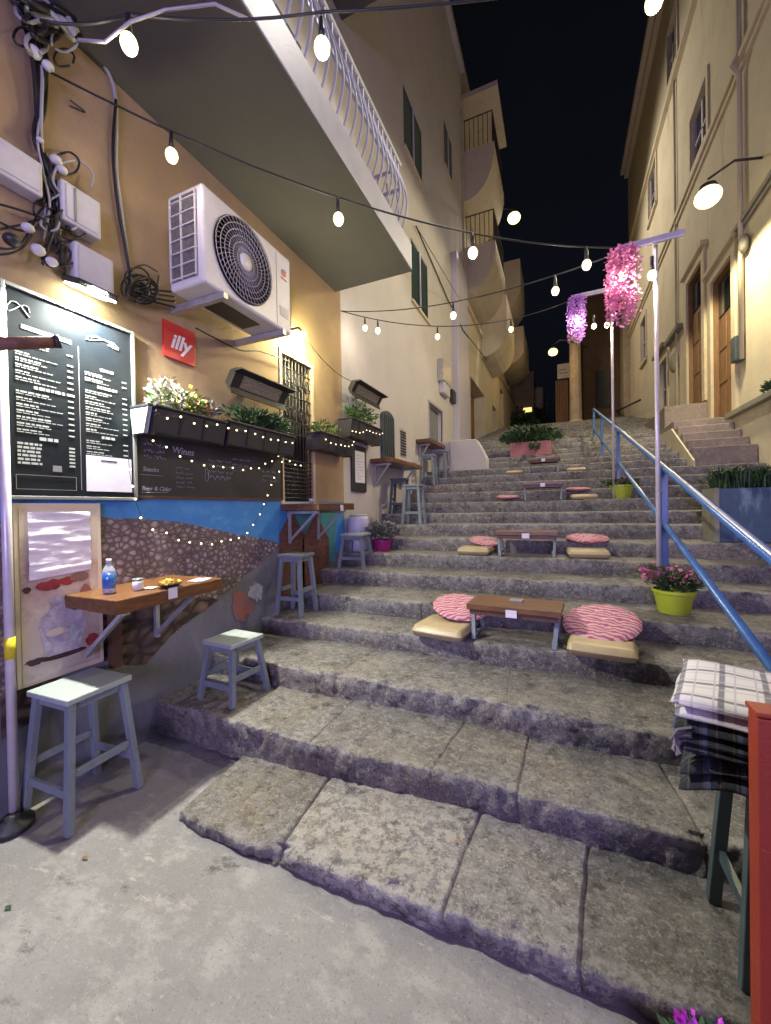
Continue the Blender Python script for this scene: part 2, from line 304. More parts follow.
        if bevel:
            b=o.modifiers.new('b','BEVEL'); b.width=bevel; b.segments=seg; b.limit_method='ANGLE'; b.angle_limit=R(40)
        if kind: o['kind']=kind
        if label: o['label']=label
        return o
def fixn(o):
    import bmesh
    bm=bmesh.new(); bm.from_mesh(o.data); bmesh.ops.recalc_face_normals(bm,faces=bm.faces); bm.to_mesh(o.data); bm.free()
def thing(name,label,cat,loc=(0,0,0),rz=0,group=None):
    o=bpy.data.objects.new(name,None); COL.objects.link(o); o.location=loc; o.rotation_euler=(0,0,rz); o.empty_display_size=.1
    o['label']=label; o['category']=cat
    if group: o['group']=group
    return o
def tag(o,label,cat,group=None):
    o['label']=label; o['category']=cat
    if group: o['group']=group
    return o
def copy_tree(o,parent=None):
    c=o.copy(); COL.objects.link(c); c.parent=parent
    for ch in list(o.children): copy_tree(ch,c)
    return c
def text(body,size,mt,parent,origin,axis='left',name='lettering',shear=0,ext=.0015,align='LEFT',bold=0):
    cu=bpy.data.curves.new(name,'FONT'); cu.body=body; cu.size=size; cu.extrude=ext; cu.shear=shear; cu.align_x=align; cu.align_y='CENTER'; cu.offset=bold; cu.resolution_u=3
    o=bpy.data.objects.new(name,cu); COL.objects.link(o); cu.materials.append(M[mt])
    off=Vector((0,0,0))
    if parent is not None:
        q=parent
        while q.parent: q=q.parent
        off=q.location; o.parent=parent
    # plane X=const facing +X: text x -> +Y, text y -> +Z
    if axis=='left': mtx=Matrix(((0,0,1),(1,0,0),(0,1,0)))
    else: mtx=Matrix(((1,0,0),(0,0,-1),(0,1,0)))
    o.matrix_local=Matrix.Translation(Vector(origin)-off)@mtx.to_4x4()
    bpy.context.view_layer.update(); me=bpy.data.meshes.new_from_object(o.evaluated_get(bpy.context.evaluated_depsgraph_get()))
    q=bpy.data.objects.new(name,me); COL.objects.link(q); q.parent=o.parent; q.matrix_local=o.matrix_local.copy(); bpy.data.objects.remove(o); q.name=name
    if not me.materials: me.materials.append(M[mt])
    return q
def wall_x(X,y0,y1,z0,z1,holes,depth,facing=1,thick=.3):
    """wall plane at X with real openings; returns MB; reveals go back by depth (facing=+1: outside is +X)"""
    mb=MB(); ys=sorted({y0,y1,*[h[0] for h in holes],*[h[1] for h in holes]}); zs=sorted({z0,z1,*[h[2] for h in holes],*[h[3] for h in holes]})
    Xb=X-facing*depth
    for i in range(len(ys)-1):
        for j in range(len(zs)-1):
            cy=(ys[i]+ys[i+1])/2; cz=(zs[j]+zs[j+1])/2
            if any(h[0]<cy<h[1] and h[2]<cz<h[3] for h in holes): continue
            q=[(X,ys[i],zs[j]),(X,ys[i+1],zs[j]),(X,ys[i+1],zs[j+1]),(X,ys[i],zs[j+1])]
            mb.add(q,[(0,1,2,3) if facing>0 else (3,2,1,0)])
    for a,b,c,d in holes:
        mb.add([(X,a,c),(X,b,c),(Xb,b,c),(Xb,a,c)],[(0,1,2,3)]); mb.add([(X,a,d),(X,b,d),(Xb,b,d),(Xb,a,d)],[(0,1,2,3)])
        mb.add([(X,a,c),(X,a,d),(Xb,a,d),(Xb,a,c)],[(0,1,2,3)]); mb.add([(X,b,c),(X,b,d),(Xb,b,d),(Xb,b,c)],[(0,1,2,3)])
    # solid body behind
    Xf=X-facing*6
    a,b=min(Xb-facing*.012,Xf),max(Xb-facing*.012,Xf)
    mb.box(a,b,y0,y1,z0,z1)
    # cap strips at the ends and top between face and body
    for yy in (y0,y1): mb.add([(X,yy,z0),(Xb-facing*.012,yy,z0),(Xb-facing*.012,yy,z1),(X,yy,z1)],[(0,1,2,3)])
    mb.add([(X,y0,z1),(X,y1,z1),(Xb-facing*.012,y1,z1),(Xb-facing*.012,y0,z1)],[(0,1,2,3)])
    return mb
W=-2.67
# ------------------------------------------------------------------ ground and stairs
g=MB()
NX,NY=90,110
def gx(i): return -3.2+i*(7.2/NX)
def gy(j): return -2.0+j*(4.2/NY)
vs=[]
for j in range(NY+1):
    for i in range(NX+1):
        x,y=gx(i),gy(j); z=noise.noise(Vector((x*1.3,y*1.3,0)))*.006+noise.noise(Vector((x*7,y*7,3)))*.0015
        vs.append((x,y,z))
fs=[(j*(NX+1)+i,j*(NX+1)+i+1,(j+1)*(NX+1)+i+1,(j+1)*(NX+1)+i) for j in range(NY) for i in range(NX)]
g.add(vs,fs)
g.build('pavement','pavement',smooth=True,kind='structure')
MB().add([(-80,-80,-.03),(80,-80,-.03),(80,120,-.03),(-80,120,-.03)],[(0,1,2,3)]).build('ground','pavement',kind='structure')
SY=[0,1.42,1.94,2.45,3.06,3.52,4.12,4.58,5.04,5.48,5.95,6.45,6.95,7.45,7.95,8.45,8.95,9.45,9.95,10.45,10.95]
SZ=[0,.10,.25,.41,.56,.71,.87,1.03,1.19,1.35,1.50,1.67,1.85,2.03,2.20,2.38,2.55,2.71,2.88,3.06,3.24]
while SY[-1]<21: SY.append(SY[-1]+.62); SZ.append(SZ[-1]+.143)
SY.append(SY[-1]+.7); 
def stepz(y):
    z=0
    for a,b in zip(SY[1:],SZ[1:]):
        if y>=a: z=b
    return z
stairs=bpy.data.objects.new('stairs',None); COL.objects.link(stairs); stairs['kind']='structure'
joints={1:[-1.18,-.42,.04,.75,1.5],2:[-1.35,-.62,-.2,.52,1.2,1.9],3:[-1.5,-.3,.9,1.7],4:[-1.9,-.9,.47,1.4],5:[-1.2,.1,1.1]}
for n in range(1,len(SZ)):
    near=n<=5; y0,y1=SY[n],SY[n+1]+.06; z1,z0=SZ[n],SZ[n-1]-.08
    xa=W+.002 if n>1 else -1.83; xb=3.3
    dx=.018 if n<=3 else (.05 if n<=6 else (.08 if n<=12 else .2))
    gs={1:1,2:.6}.get(n,.25); jt=joints.get(n) or sorted(-2.6+k*.9+rnd.uniform(-.25,.25) for k in range(1,7))
    xs=set(); x=xa
    while x<xb: xs.add(round(x,4)); x+=dx
    xs.add(xb)
    for j in jt:
        for d in (-.012,-.005,0,.005,.012): xs.add(round(j+d,4))
    xs=sorted(xs)
    offs=[(rnd.uniform(-.006,.006),rnd.uniform(-.009,.009)) for _ in range(len(jt)+1)]
    h=z1-z0; L_=y1-y0
    prof=[(0.012,z0),(.010,z0+.08),(.004,z0+.08+(h-.08)*.35),(0,z1-.03),(.001,z1-.014),(.004,z1-.005),(.011,z1-.001),(.03,z1)]
    k=24 if near else 6
    prof+=[(.03+(L_-.03)*(i/k),z1) for i in range(1,k+1)]
    if n<=3:
        prof[2:3]=[(.008,z0+.08+(h-.08)*.2),(.004,z0+.08+(h-.08)*.4),(.0,z0+.08+(h-.08)*.6)]
    vs=[]; wear=[]; slab=[]; sv=[rnd.random() for _ in range(len(jt)+1)]
    if n>=2: sv=[.33+.24*q_ for q_ in sv]
    if n==1: sv=[.35,.95,.72,.2,.3,.4]
    for x in xs:
        si=sum(1 for j in jt if x>j); oz,oy=offs[si]
        dj=min(abs(x-j) for j in jt); groove=gs*max(0,1-dj/.011)**1.2
        low=(1-min(1,max(0,(x+1.83)/1.3)))*.055 if n==1 else 0
        bow=.03*noise.noise(Vector((x*1.1,n*3.7,0)))
        if n==1:
            bow+= .03*(max(0,-x-1.6)/.2)**2
        for (py,pz) in prof:
            p=Vector((x,y0+py,pz)); nv=Vector((x*3.1,(y0+py)*3.1,pz*3.1+n))
            a=.007*noise.noise(nv)+.006*noise.noise(nv*3.7)+ (.006*noise.noise(nv*10)+.003*noise.noise(nv*24) if near else 0)
            edge=1 if py<.04 else 0
            yy=y0+py+oy*(1-min(1,py/.3))+bow*(1-min(1,py/.4))+(a*1.5+.008*noise.noise(nv*6) if edge else 0)
            zz=pz+(oz if pz>z0+.1 else 0)+a*.8 -groove*.02*(1 if pz>z1-.03 else .3) -low*(1 if pz>z0+.1 else 0)
            yy+=groove*.012*edge
            if edge or pz<z1-.005:
                ch_=max(0,noise.noise(Vector((x*9,n*2.3,pz*9)))-.2); yy+=ch_*.06; zz-=ch_*.04*edge
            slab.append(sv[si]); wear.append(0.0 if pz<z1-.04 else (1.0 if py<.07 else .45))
            vs.append((x+(.10*math.sin(x*2.3+n*1.7)+.03*noise.noise(Vector((x,yy*7,n))))*min(py,.6),yy,zz))
    P=len(prof); fs=[]
    for i in range(len(xs)-1):
        for j in range(P-1): fs.append((i*P+j,(i+1)*P+j,(i+1)*P+j+1,i*P+j+1))
    mb=MB().add(vs,fs)
    # end cap on the left of the first step
    if n==1:
        c=len(mb.v); mb.v.append((xa+.0,y1,-.05)); mb.f.append(tuple(range(P))+(c,))
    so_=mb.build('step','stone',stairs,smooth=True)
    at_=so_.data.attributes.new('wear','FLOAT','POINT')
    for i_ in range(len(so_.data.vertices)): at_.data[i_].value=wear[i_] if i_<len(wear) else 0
    at_=so_.data.attributes.new('slab','FLOAT','POINT')
    for i_ in range(len(so_.data.vertices)): at_.data[i_].value=slab[i_] if i_<len(slab) else .5
MB().box(-6,3.3,SY[-1]-.1,60,SZ[-1]-.3,SZ[-1]+.002).build('upper_street','stone',kind='structure')
# ------------------------------------------------------------------ cafe building (ochre)
cafe=thing('cafe_building','ochre plastered cafe front with painted mural wall and barred door under a white railed balcony','building',(W,2,0))
doorY=(3.44,3.99); doorZ=(1.68,3.26)
wall_x(W,-3,4.72,-.05,4.6,[(doorY[0],doorY[1],doorZ[0],doorZ[1])],.14).build('wall','ochre',cafe)
MB().box(W-4,W,-3,4.72,4.602,14).build('upper_wall','white_plaster',cafe)
# mural on the wall
def wpoly(pts,x,mt,name,par):
    o=MB().prism_x(pts,x-.004,x).build(name,mt,par); fixn(o); return o
def wp(px,py): p=onx(px,py,W); return (p[1],p[2])
def ragged(pts,amp,n=6):
    out=[]
    for i in range(len(pts)-1):
        for k in range(n):
            t=k/n; a,b=pts[i],pts[i+1]
            out.append((a[0]+(b[0]-a[0])*t+rnd.uniform(-amp,amp),a[1]+(b[1]-a[1])*t+rnd.uniform(-amp,amp)))
    out.append(pts[-1]); return out
top_edge=ragged([wp(0,520),wp(100,517),wp(180,522),wp(275,542),(3.45,1.22)],.008)
low_edge=ragged([wp(276,549),wp(258,564),wp(221,598),wp(182,625),wp(168,637),wp(145,664),wp(120,664),wp(98,652),wp(60,676),wp(32,706),(1.0,.62),(.6,.6)],.014)
mural=wpoly([(4.716,1.69),(-.5,1.69),(-.5,1.45)]+top_edge+[(4.716,1.0)],W+.004,'mural_blue','mural',cafe)
wpoly(top_edge+low_edge,W+.007,'cobble','painted_stones',mural)
wpoly([(wp(0,680)[0],.68)]+[wp(0,740),wp(36,718),wp(38,700),wp(60,676),wp(98,652),wp(120,664),wp(145,664),wp(168,637),wp(182,625),wp(218,600),wp(206,596),wp(150,600),wp(100,600)],W+.011,'cobble_big','painted_boulders',mural)
wpoly([(-.5,-.04),(4.716,-.04),(4.716,1.0),(3.45,1.2)]+[(a,b) for a,b in low_edge]+[(-.5,.6)],W+.005,'grey_wall','grey_base',mural)
wpoly([wp(296,504),wp(296,560),(3.9,.75),(4.45,.75),wp(335,504)],W+.009,'mural_green','painted_plants',mural)
def bottle(cx,ytop,ysh,ybot,w,par):
    L=[(cx-3,ytop),(cx-3,ysh-12),(cx-w,ysh+6),(cx-w-1,ybot),(cx+w+1,ybot),(cx+w,ysh+6),(cx+3,ysh-12),(cx+3,ytop)]
    return wpoly([wp(*p) for p in L],W+.013,'mural_brown','painted_bottle',par)
bottle(291,505,528,596,12,mural); bottle(315,505,532,600,13,mural)
def blob(cx,cy,rx,ry,mt,name,x=W+.012):
    pts=[]
    for k in range(22):
        a=2*math.pi*k/22; q=1+rnd.uniform(-.28,.2); pts.append(wp(cx+rx*math.cos(a)*q,cy+ry*math.sin(a)*q))
    return wpoly(pts,x,mt,name,mural)
blob(240,606,11,15,'mural_rust','painted_rust_patch'); blob(255,592,7,9,'mural_white','painted_white_patch')
# brown and violet stone courses near the corner base
wpoly([wp(300,600),wp(325,560),(4.716,.85),(4.716,.9),(4.3,.6),(3.5,.3)],W+.0105,'grey_wall','painted_path',mural)
# door
door=MB().box(W-.139,W-.10,doorY[0],doorY[1],doorZ[0],doorZ[1]).build('door','door_dark',cafe)
gr=MB()
for k in range(9): 
    y=doorY[0]+.03+k*(doorY[1]-doorY[0]-.06)/8; gr.tube([(W-.02,y,doorZ[0]),(W-.02,y,doorZ[1])],.008,6)
for k in range(16):
    z=doorZ[0]+.05+k*.045 if k<10 else doorZ[0]+.75+(k-10)*.14; gr.tube([(W-.018,doorY[0],z),(W-.018,doorY[1],z)],.008,6)
for k in range(4):
    for q in range(2):
        cy=doorY[0]+.09+k*.125; cz=doorZ[0]+1.0+q*.33
        gr.tube([(W-.01,cy+.045*math.cos(a)*(1-a/14),cz+.07*math.sin(a)) for a in [i*.6 for i in range(12)]],.006,5)
gr.build('grille','iron',door,smooth=True)
fr=MB(); 
fr.box(W-.1,W+.012,doorY[0]-.04,doorY[0]-.0005,doorZ[0],doorZ[1]+.045); fr.box(W-.1,W+.012,doorY[1]+.0005,doorY[1]+.04,doorZ[0],doorZ[1]+.045); fr.box(W-.1,W+.011,doorY[0]-.0005,doorY[1]+.0005,doorZ[1]+.0005,doorZ[1]+.045)
fr.box(W-.1,W+.02,doorY[0]-.05,doorY[1]+.05,doorZ[0]-.05,doorZ[0]-.0005)
fr.build('door_frame','sill',door)
# balconies
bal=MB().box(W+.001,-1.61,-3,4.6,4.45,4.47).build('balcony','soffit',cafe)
MB().box(W+.001,-1.605,-3,4.605,4.4705,4.78).build('slab','white_paint',bal,bevel=.01)
MB().tube([(-1.70,-3,5.68),(-1.70,4.5,5.68),(-1.76,4.54,5.68),(W,4.54,5.68)],.022,8).build('railing','white_paint',bal,smooth=True)
mbr=MB().box(-1.715,-1.69,-3,4.5,5.40,5.44); mbr.box(-1.715,-1.69,-3,4.5,4.80,4.83); mbr.box(W,-1.70,4.52,4.545,5.40,5.44); mbr.box(W,-1.70,4.52,4.545,4.80,4.83); mbr.build('lower_rail','white_paint',bal)
def bpts(dx,dy,x,y):
    out=[]
    for k in range(9):
        t=k/8; b=math.sin(min(1,t*1.15)*math.pi)**1*.13*(1-t*.45)
        out.append((x+dx*b,y+dy*b,4.82+t*.85))
    return out
y=4.44
bproto=None
while y>.2:
    o=MB().tube(bpts(1,0,-1.70,y),.011,6).build('baluster','white_paint',bal,smooth=True); y-=.115
for k in range(8): MB().tube(bpts(0,1,-1.78-k*.115,4.54),.011,6).build('baluster','white_paint',bal,smooth=True)
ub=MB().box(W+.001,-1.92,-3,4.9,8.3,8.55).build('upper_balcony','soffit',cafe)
MB().box(W+.001,-1.0,-3,-.4,8.55,9.4).build('parapet','white_paint',ub)
# patio opening behind the railing
MB().box(W-.02,W+.012,1.0,3.9,4.8,6.9).build('balcony_doors','shutter',cafe)
# ------------------------------------------------------------------ cream building, left
H2=15.0; Y2=(4.722,12.45)
cream=thing('plaster_building','tall pale plaster building with green shuttered windows beside the stairs','building',(W,8,0))
winA=(7.30,8.42,8.55,9.75); winB=(10.35,11.2,10.55,11.75); winC=(7.6,8.7,5.75,7.0)
niche=(8.6,9.7,3.15,3.95)
wall_x(W,Y2[0],Y2[1],-.05,H2,[winA,winB,winC,niche],.12).build('wall','white_plaster',cream)
for wn in (winA,winB,winC):
    w_=MB().box(W-.119,W-.08,*wn).build('window','glass_dark',cream)
    a,b,c,d=wn; mid=(a+b)/2
    MB().box(W-.08,W+.015,mid-.03,mid+.03,c,d).build('mullion','lilac_frame',w_)
    for q0,q1 in ((a,mid-.032),(mid+.032,b)):
        s=MB(); n=int((d-c)/.06)
        for k in range(n): s.box(W-.06,W-.015,q0+.04,q1-.04,c+.03+k*.06,c+.075+k*.06,tilt=(R(35),'Y'))
        s.box(W-.07,W-.005,q0,q0+.04,c,d); s.box(W-.07,W-.005,q1-.04,q1,c,d); s.box(W-.07,W-.004,q0+.04,q1-.04,d-.04,d); s.box(W-.07,W-.004,q0+.04,q1-.04,c,c+.04)
        s.build('shutter','shutter',w_)
    MB().box(W-.05,W+.05,a-.05,b+.05,c-.05,c-.001).build('sill','sill',w_)
nw=MB().box(W-.119,W-.10,*niche).build('niche','grey_wall',cream)
f=MB(); a,b,c,d=niche
f.box(W-.02,W+.025,a-.04,a,c,d+.04); f.box(W-.02,W+.025,b,b+.04,c,d+.04); f.box(W-.02,W+.024,a,b,d,d+.04); f.build('niche_frame','metal',nw)
vg=MB().box(W-.01,W+.008,6.82,7.12,2.55,3.05).build('vent','metal',cream)
v=MB()
for k in range(9): v.box(W+.008,W+.022,6.84,7.10,2.58+k*.051,2.605+k*.051)
v.build('vent_slats','black',vg)
MB().box(W+.0005,W+.16,10.9,12.3,2.2,8.6).build('lit_recess_strip','lilac_frame',cream,bevel=.01)  # raised strip in place of a recess; its violet light is in the colour
MB().box(W-5,W+.12,Y2[0],Y2[1]+.05,H2,H2+.25).build('cornice','white_plaster',cream)
# ------------------------------------------------------------------ balcony building and farther ones, left
b3=thing('balcony_building','cream building with rounded masonry balconies past the plaster building','building',(W,15,0))
H3=16.0; gate=(13.4,16.2,3.0,5.95); win3=(18.2,19.4,4.6,6.1)
wall_x(W-.02,12.46,20,0,H3,[gate,win3],.5).build('wall','cream',b3)
MB().box(W-.519,W-.45,*gate).build('garage_door','door_brown',b3)
MB().box(W-.519,W-.40,*win3).build('window','glass_dark',b3)
MB().box(W-.02,W+.06,12.46,20,8.0,8.15).build('string_course','sill',b3)
MB().box(W-.02,W+.05,12.5,12.62,3,14).build('corner_strip','sill',b3)
def balcony(par,ya,yb,xo,zb,zw,zt,rail=True,mt='cream'):
    # curved belly profile from wall out to xo; zb lowest, zw = floor, zt = rail top
    prof=[(W-.01,zb)]
    for k in range(1,8):
        t=k/7*math.pi/2; prof.append((W+(xo-W)*math.sin(t)**.9,zb+(zw-zb)*(1-math.cos(t))))
    top=zw+(.15 if rail else zt-zw)
    prof+=[(xo,top),(xo-.12,top),(xo-.12,zw+.05),(W-.01,zw+.05)]
    o=MB().prism_y(prof,ya,yb).build('balcony',mt,par); fixn(o)
    for yy in (ya-.005,yb-.095): MB().box(W-.01,xo+.004,yy,yy+.1,zw-.25,top+.004).build('side_wall',mt,o)
    if rail:
        r=MB(); n=int((yb-ya)/.14)
        for k in range(n+1): r.tube([(xo-.05,ya+k*(yb-ya)/n,top),(xo-.05,ya+k*(yb-ya)/n,zt)],.012,5)
        for k in range(7): r.tube([(xo-.05-k*.14,ya+.02,top),(xo-.05-k*.14,ya+.02,zt)],.012,5)
        r.tube([(W,ya,zt),(xo-.05,ya,zt),(xo-.05,yb,zt)],.02,6)
        r.build('railing','iron',o)
    return o
balcony(b3,12.7,15.0,-1.72,11.2,12.6,13.7)
balcony(b3,12.7,15.0,-1.72,8.3,9.6,10.7)
balcony(b3,15.6,18.3,-1.75,7.3,8.4,9.5,False)
MB().box(W-.01,-1.6,12.7,15.0,14.4,14.55).build('awning_slab','cream',b3)
b4=thing('corner_building','farther cream building with small closed balconies above dark doorways','building',(W,23,0))
wall_x(W-.05,20.05,28,0,15,[(21,22.2,5.3,7.6),(24,25.2,8.6,10.2)],.3).build('wall','cream',b4)
MB().box(W-.37,W-.3,21,22.2,5.3,7.6).build('doorway','door_dark',b4); MB().box(W-.37,W-.3,24,25.2,8.6,10.2).build('window','glass_dark',b4)
balcony(b4,20.6,23,-1.65,11.2,12.2,13.6,False); balcony(b4,21.5,25,-1.6,8.8,9.6,10.7,False)
b5=thing('distant_house','distant low house with lit window at the top end of the alley','building',(-3,34,0))
MB().box(-8,-1.6,30,40,3,11.0).build('wall','old_stone',b5); MB().box(-1.6,-1.0,31,34,8.6,10.2).build('balcony','cream',b5,bevel=.2)
MB().box(-2.3,-1.75,29.97,29.995,8.2,8.5).build('window',mat('lit_window',(1,.7,.2),.5,emit=1.6,ecol=(1,.72,.25)),b5)
# ------------------------------------------------------------------ right building
XR=3.0
rb=thing('limestone_building','tall cream limestone building with two tall brown doors lit warm on the right','building',(XR,10,0))
doorA=(11.15,12.3,3.86,7.05); doorB=(9.46,10.55,3.25,6.2); w1=(10.75,11.9,9.45,10.75); w2=(15.6,16.8,11.4,12.9); w3=(14.4,15.3,4.3,6.0); w4=(9.4,10.6,13.2,14.8); w5=(13.0,14.0,13.4,15.0)
w6=(17.5,18.5,7.0,8.6)
wall_x(XR,1.5,21.3,-.05,16.6,[doorA,doorB,w1,w2,w3,w4,w5,w6],.13,facing=-1).build('wall','cream',rb)
for dd in (doorA,doorB):
    a,b,c,d=dd
    do=MB().box(XR+.09,XR+.129,*dd).build('door','door_brown',rb)
    ln=MB(); ln.box(XR-.0,XR+.088,a+.001,a+.03,c,d-.001); ln.box(XR-.0,XR+.088,b-.03,b-.001,c,d-.001); ln.box(XR+.001,XR+.088,a+.03,b-.03,d-.03,d-.001); ln.build('lining','door_brown',do)
    p=MB()
    for k in range(2):
        for q in range(3): p.box(XR+.075,XR+.0895,a+.08+k*(b-a)/2,a+(b-a)/2-.06+k*(b-a)/2,c+.1+q*(d-c-.9)/3,c+(q+1)*(d-c-.9)/3)
    p.build('door_panel','door_brown',do,bevel=.006)
    MB().box(XR+.07,XR+.0895,a+.08,b-.08,d-.78,d-.08).build('pane','glass_dark',do)
    s=MB(); s.box(XR-.05,XR+.04,a-.2,a-.001,c,d+.2); s.box(XR-.05,XR+.04,b+.001,b+.2,c,d+.2); s.box(XR-.052,XR+.04,a-.001,b+.001,d+.001,d+.2); s.box(XR-.12,XR+.03,a-.26,b+.26,d+.201,d+.30)
    s.build('surround','sill',do,bevel=.008)
for wn in (w1,w2,w3,w4,w5,w6):
    a,b,c,d=wn
    wo=MB().box(XR+.09,XR+.128,*wn).build('window','glass_dark',rb)
    s=MB(); mid=(a+b)/2; s.box(XR+.05,XR+.0895,mid-.04,mid+.04,c,d); s.box(XR+.05,XR+.0895,a,a+.06,c,d); s.box(XR+.05,XR+.0895,b-.06,b,c,d); s.box(XR+.05,XR+.0895,a+.06,b-.06,(c+d)/2-.02,(c+d)/2+.02); s.build('frame','lilac_frame',wo)
    s=MB(); s.box(XR-.08,XR+.03,a-.1,b+.1,c-.1,c-.001); s.box(XR-.04,XR+.03,a-.12,a-.001,c,d+.12); s.box(XR-.04,XR+.03,b+.001,b+.12,c,d+.12); s.box(XR-.041,XR+.03,a-.001,b+.001,d+.001,d+.12); s.build('surround','sill',wo)
t=MB(); t.box(XR-.10,XR+.02,1.5,21.25,9.22,9.34); t.box(XR-.05,XR+.02,1.5,21.25,9.12,9.219); t.build('string_course','sill',rb,bevel=.01)
t=MB(); t.box(XR-.07,XR+.02,1.5,9.38,6.46,6.55); t.box(XR-.04,XR+.02,1.5,9.32,6.38,6.459); t.build('ledge','coping',rb,bevel=.01)
t=MB(); t.box(XR-.30,XR+.2,1.5,21.3,16.6,16.8); t.box(XR-.15,XR+.2,1.5,21.3,16.4,16.599); t.box(XR-.12,XR+.3,1.5,21.3,12.98,13.10); t.build('cornice','cream',rb)
MB().tube([(XR-.06,8.95,15),(XR-.06,8.95,9.4),(XR-.16,8.95,9.2),(XR-.06,8.95,9.0),(XR-.06,8.95,4.1)],.04,8).build('drainpipe','cream',rb,smooth=True)
MB().tube([(XR-.05,13.2,14),(XR-.05,13.2,4.2)],.03,8).build('drainpipe','cream',rb,smooth=True)
MB().box(2.86,XR+.02,12.8,14.2,6.2,6.32).box(2.86,XR+.02,14.5,15.9,6.35,6.46).build('lintel_ledge','coping',rb)
# plinth and its coping on the right of the side stairs
pl=thing('plinth_wall','low cream plinth wall with grey coping at the far right edge','wall',(2.95,7,1))
MB().box(2.90,XR-.002,1.5,9.25,0,3.12).build('wall','cream',pl); MB().box(2.80,XR-.001,1.5,9.32,3.121,3.22).build('coping','coping',pl,bevel=.01)
# side stairs to the doors
ss=bpy.data.objects.new('side_stairs',None); COL.objects.link(ss); ss['kind']='structure'
yy=8.2; zz=2.52
for k in range(5):
    MB().box(2.05+.0*k,2.89 if yy<9.25 else XR-.002,yy,10.9 if k==4 else yy+.35,1.5,zz).build('step','side_stone',ss,bevel=.012); yy+=.31; zz+=.17
MB().box(2.2,XR-.002,10.91,13.2,2.5,3.8).build('landing','side_stone',ss,bevel=.012)
MB().prism_x([(8.1,1.6),(8.1,2.3),(9.5,3.06),(13.2,3.2),(13.2,1.6)],2.02,2.048).build('side_wall','cream',ss)
# farther right: stone wall section, brown house, column, timber fence
lw=thing('stone_house','rough stone house end wall beyond the limestone building','building',(XR,24,0))
o=MB().box(2.75,8,21.4,27,3,13.0).build('wall','old_stone',lw)
bh=thing('brown_house','unlit brown house narrowing the alley behind the purple flower lamp','building',(2,23.5,0))
MB().box(1.15,2.74,22.5,34,3,12.2).build('wall','brown_wall',bh)
MB().box(1.7,2.3,22.44,22.498,6.4,8.2).build('window','glass_dark',bh)
cl=thing('stone_column','pale weathered stone column at the head of the stairs','column',(.9,21,5))
pc=ony(576,430,21); MB().lathe([(.38,3.8),(.36,5.5),(.27,5.6),(.24,9.2),(.33,9.35),(.35,9.7),(.2,9.75)],(pc[0],21,0),12).build('shaft','old_stone',cl,smooth=False)
a=ony(556,430,23); b=ony(569,430,23)
fc=thing('timber_screen','tall dark timber screen beside the stone column','fence',(a[0],23,5))
s=MB()
for k in range(6): 
    x0=a[0]+(b[0]-a[0])*k/6; s.box(x0,x0+(b[0]-a[0])/6-.02,23,23.06,3,8.1+rnd.uniform(-.05,.05))
s.build('boards','door_brown',fc)
s=thing('white_utility_box','white box with dark lines standing on top of the timber screen','utility box',((a[0]+b[0])/2,23,8.2))
MB().box(a[0]+.1,b[0]+.1,22.9,23.3,8.2,8.95).build('box','plastic_w',s)
MB().box(a[0]+.2,b[0],22.885,22.899,8.45,8.49).box(a[0]+.2,b[0]-.1,22.885,22.899,8.62,8.66).build('slot','ac_grey',s)
# terrace wall at the end of the alley
MB().box(-8,8,44,45,3,8.5).build('end_wall','brown_wall',kind='thing')
tag(bpy.data.objects['end_wall'],'dark wall closing the top of the alley behind the bushes','wall')
# ------------------------------------------------------------------ foliage helper
def foliage(name,mt,par,c,rad,n,w=.03,l=.06,up=.4,seed=1,smooth=False):
    global rnd
    mb=MB()
    for k in range(n):
        a=rnd.uniform(0,2*math.pi); r_=rnd.random()**.55; h=rnd.uniform(-1,1)*math.sqrt(max(0,1-r_*r_))
        lump=.75+.4*noise.noise(Vector((a*1.5,h*2,seed)))
        p=(c[0]+rad[0]*r_*math.cos(a)*lump,c[1]+rad[1]*r_*math.sin(a)*lump,c[2]+rad[2]*h*lump)
        d=(math.cos(a)+rnd.uniform(-.5,.5),math.sin(a)+rnd.uniform(-.5,.5),up+rnd.uniform(-.6,.6))
        mb.leaf(p,d,w*rnd.uniform(.6,1.2),l*rnd.uniform(.6,1.2))
    return mb.build(name,mt,par)
def blades(name,mt,par,x0,x1,y0,y1,z,n,h):
    mb=MB()
    for k in range(n):
        x,y=rnd.uniform(x0,x1),rnd.uniform(y0,y1); a=rnd.uniform(0,6.28); t=rnd.uniform(.1,.8); hh=h*rnd.uniform(.5,1.1); w=.006
        dx,dy=math.cos(a)*t,math.sin(a)*t
        p0=Vector((x,y,z)); p1=p0+Vector((dx*.3,dy*.3,.7))*hh; p2=p0+Vector((dx,dy,.75-.3*t))*hh*1.1; sx=Vector((-math.sin(a),math.cos(a),0))*w
        mb.add([p0-sx,p0+sx,p1+sx,p1-sx,p2],[(0,1,2,3),(3,2,4)])
    return mb.build(name,mt,par)
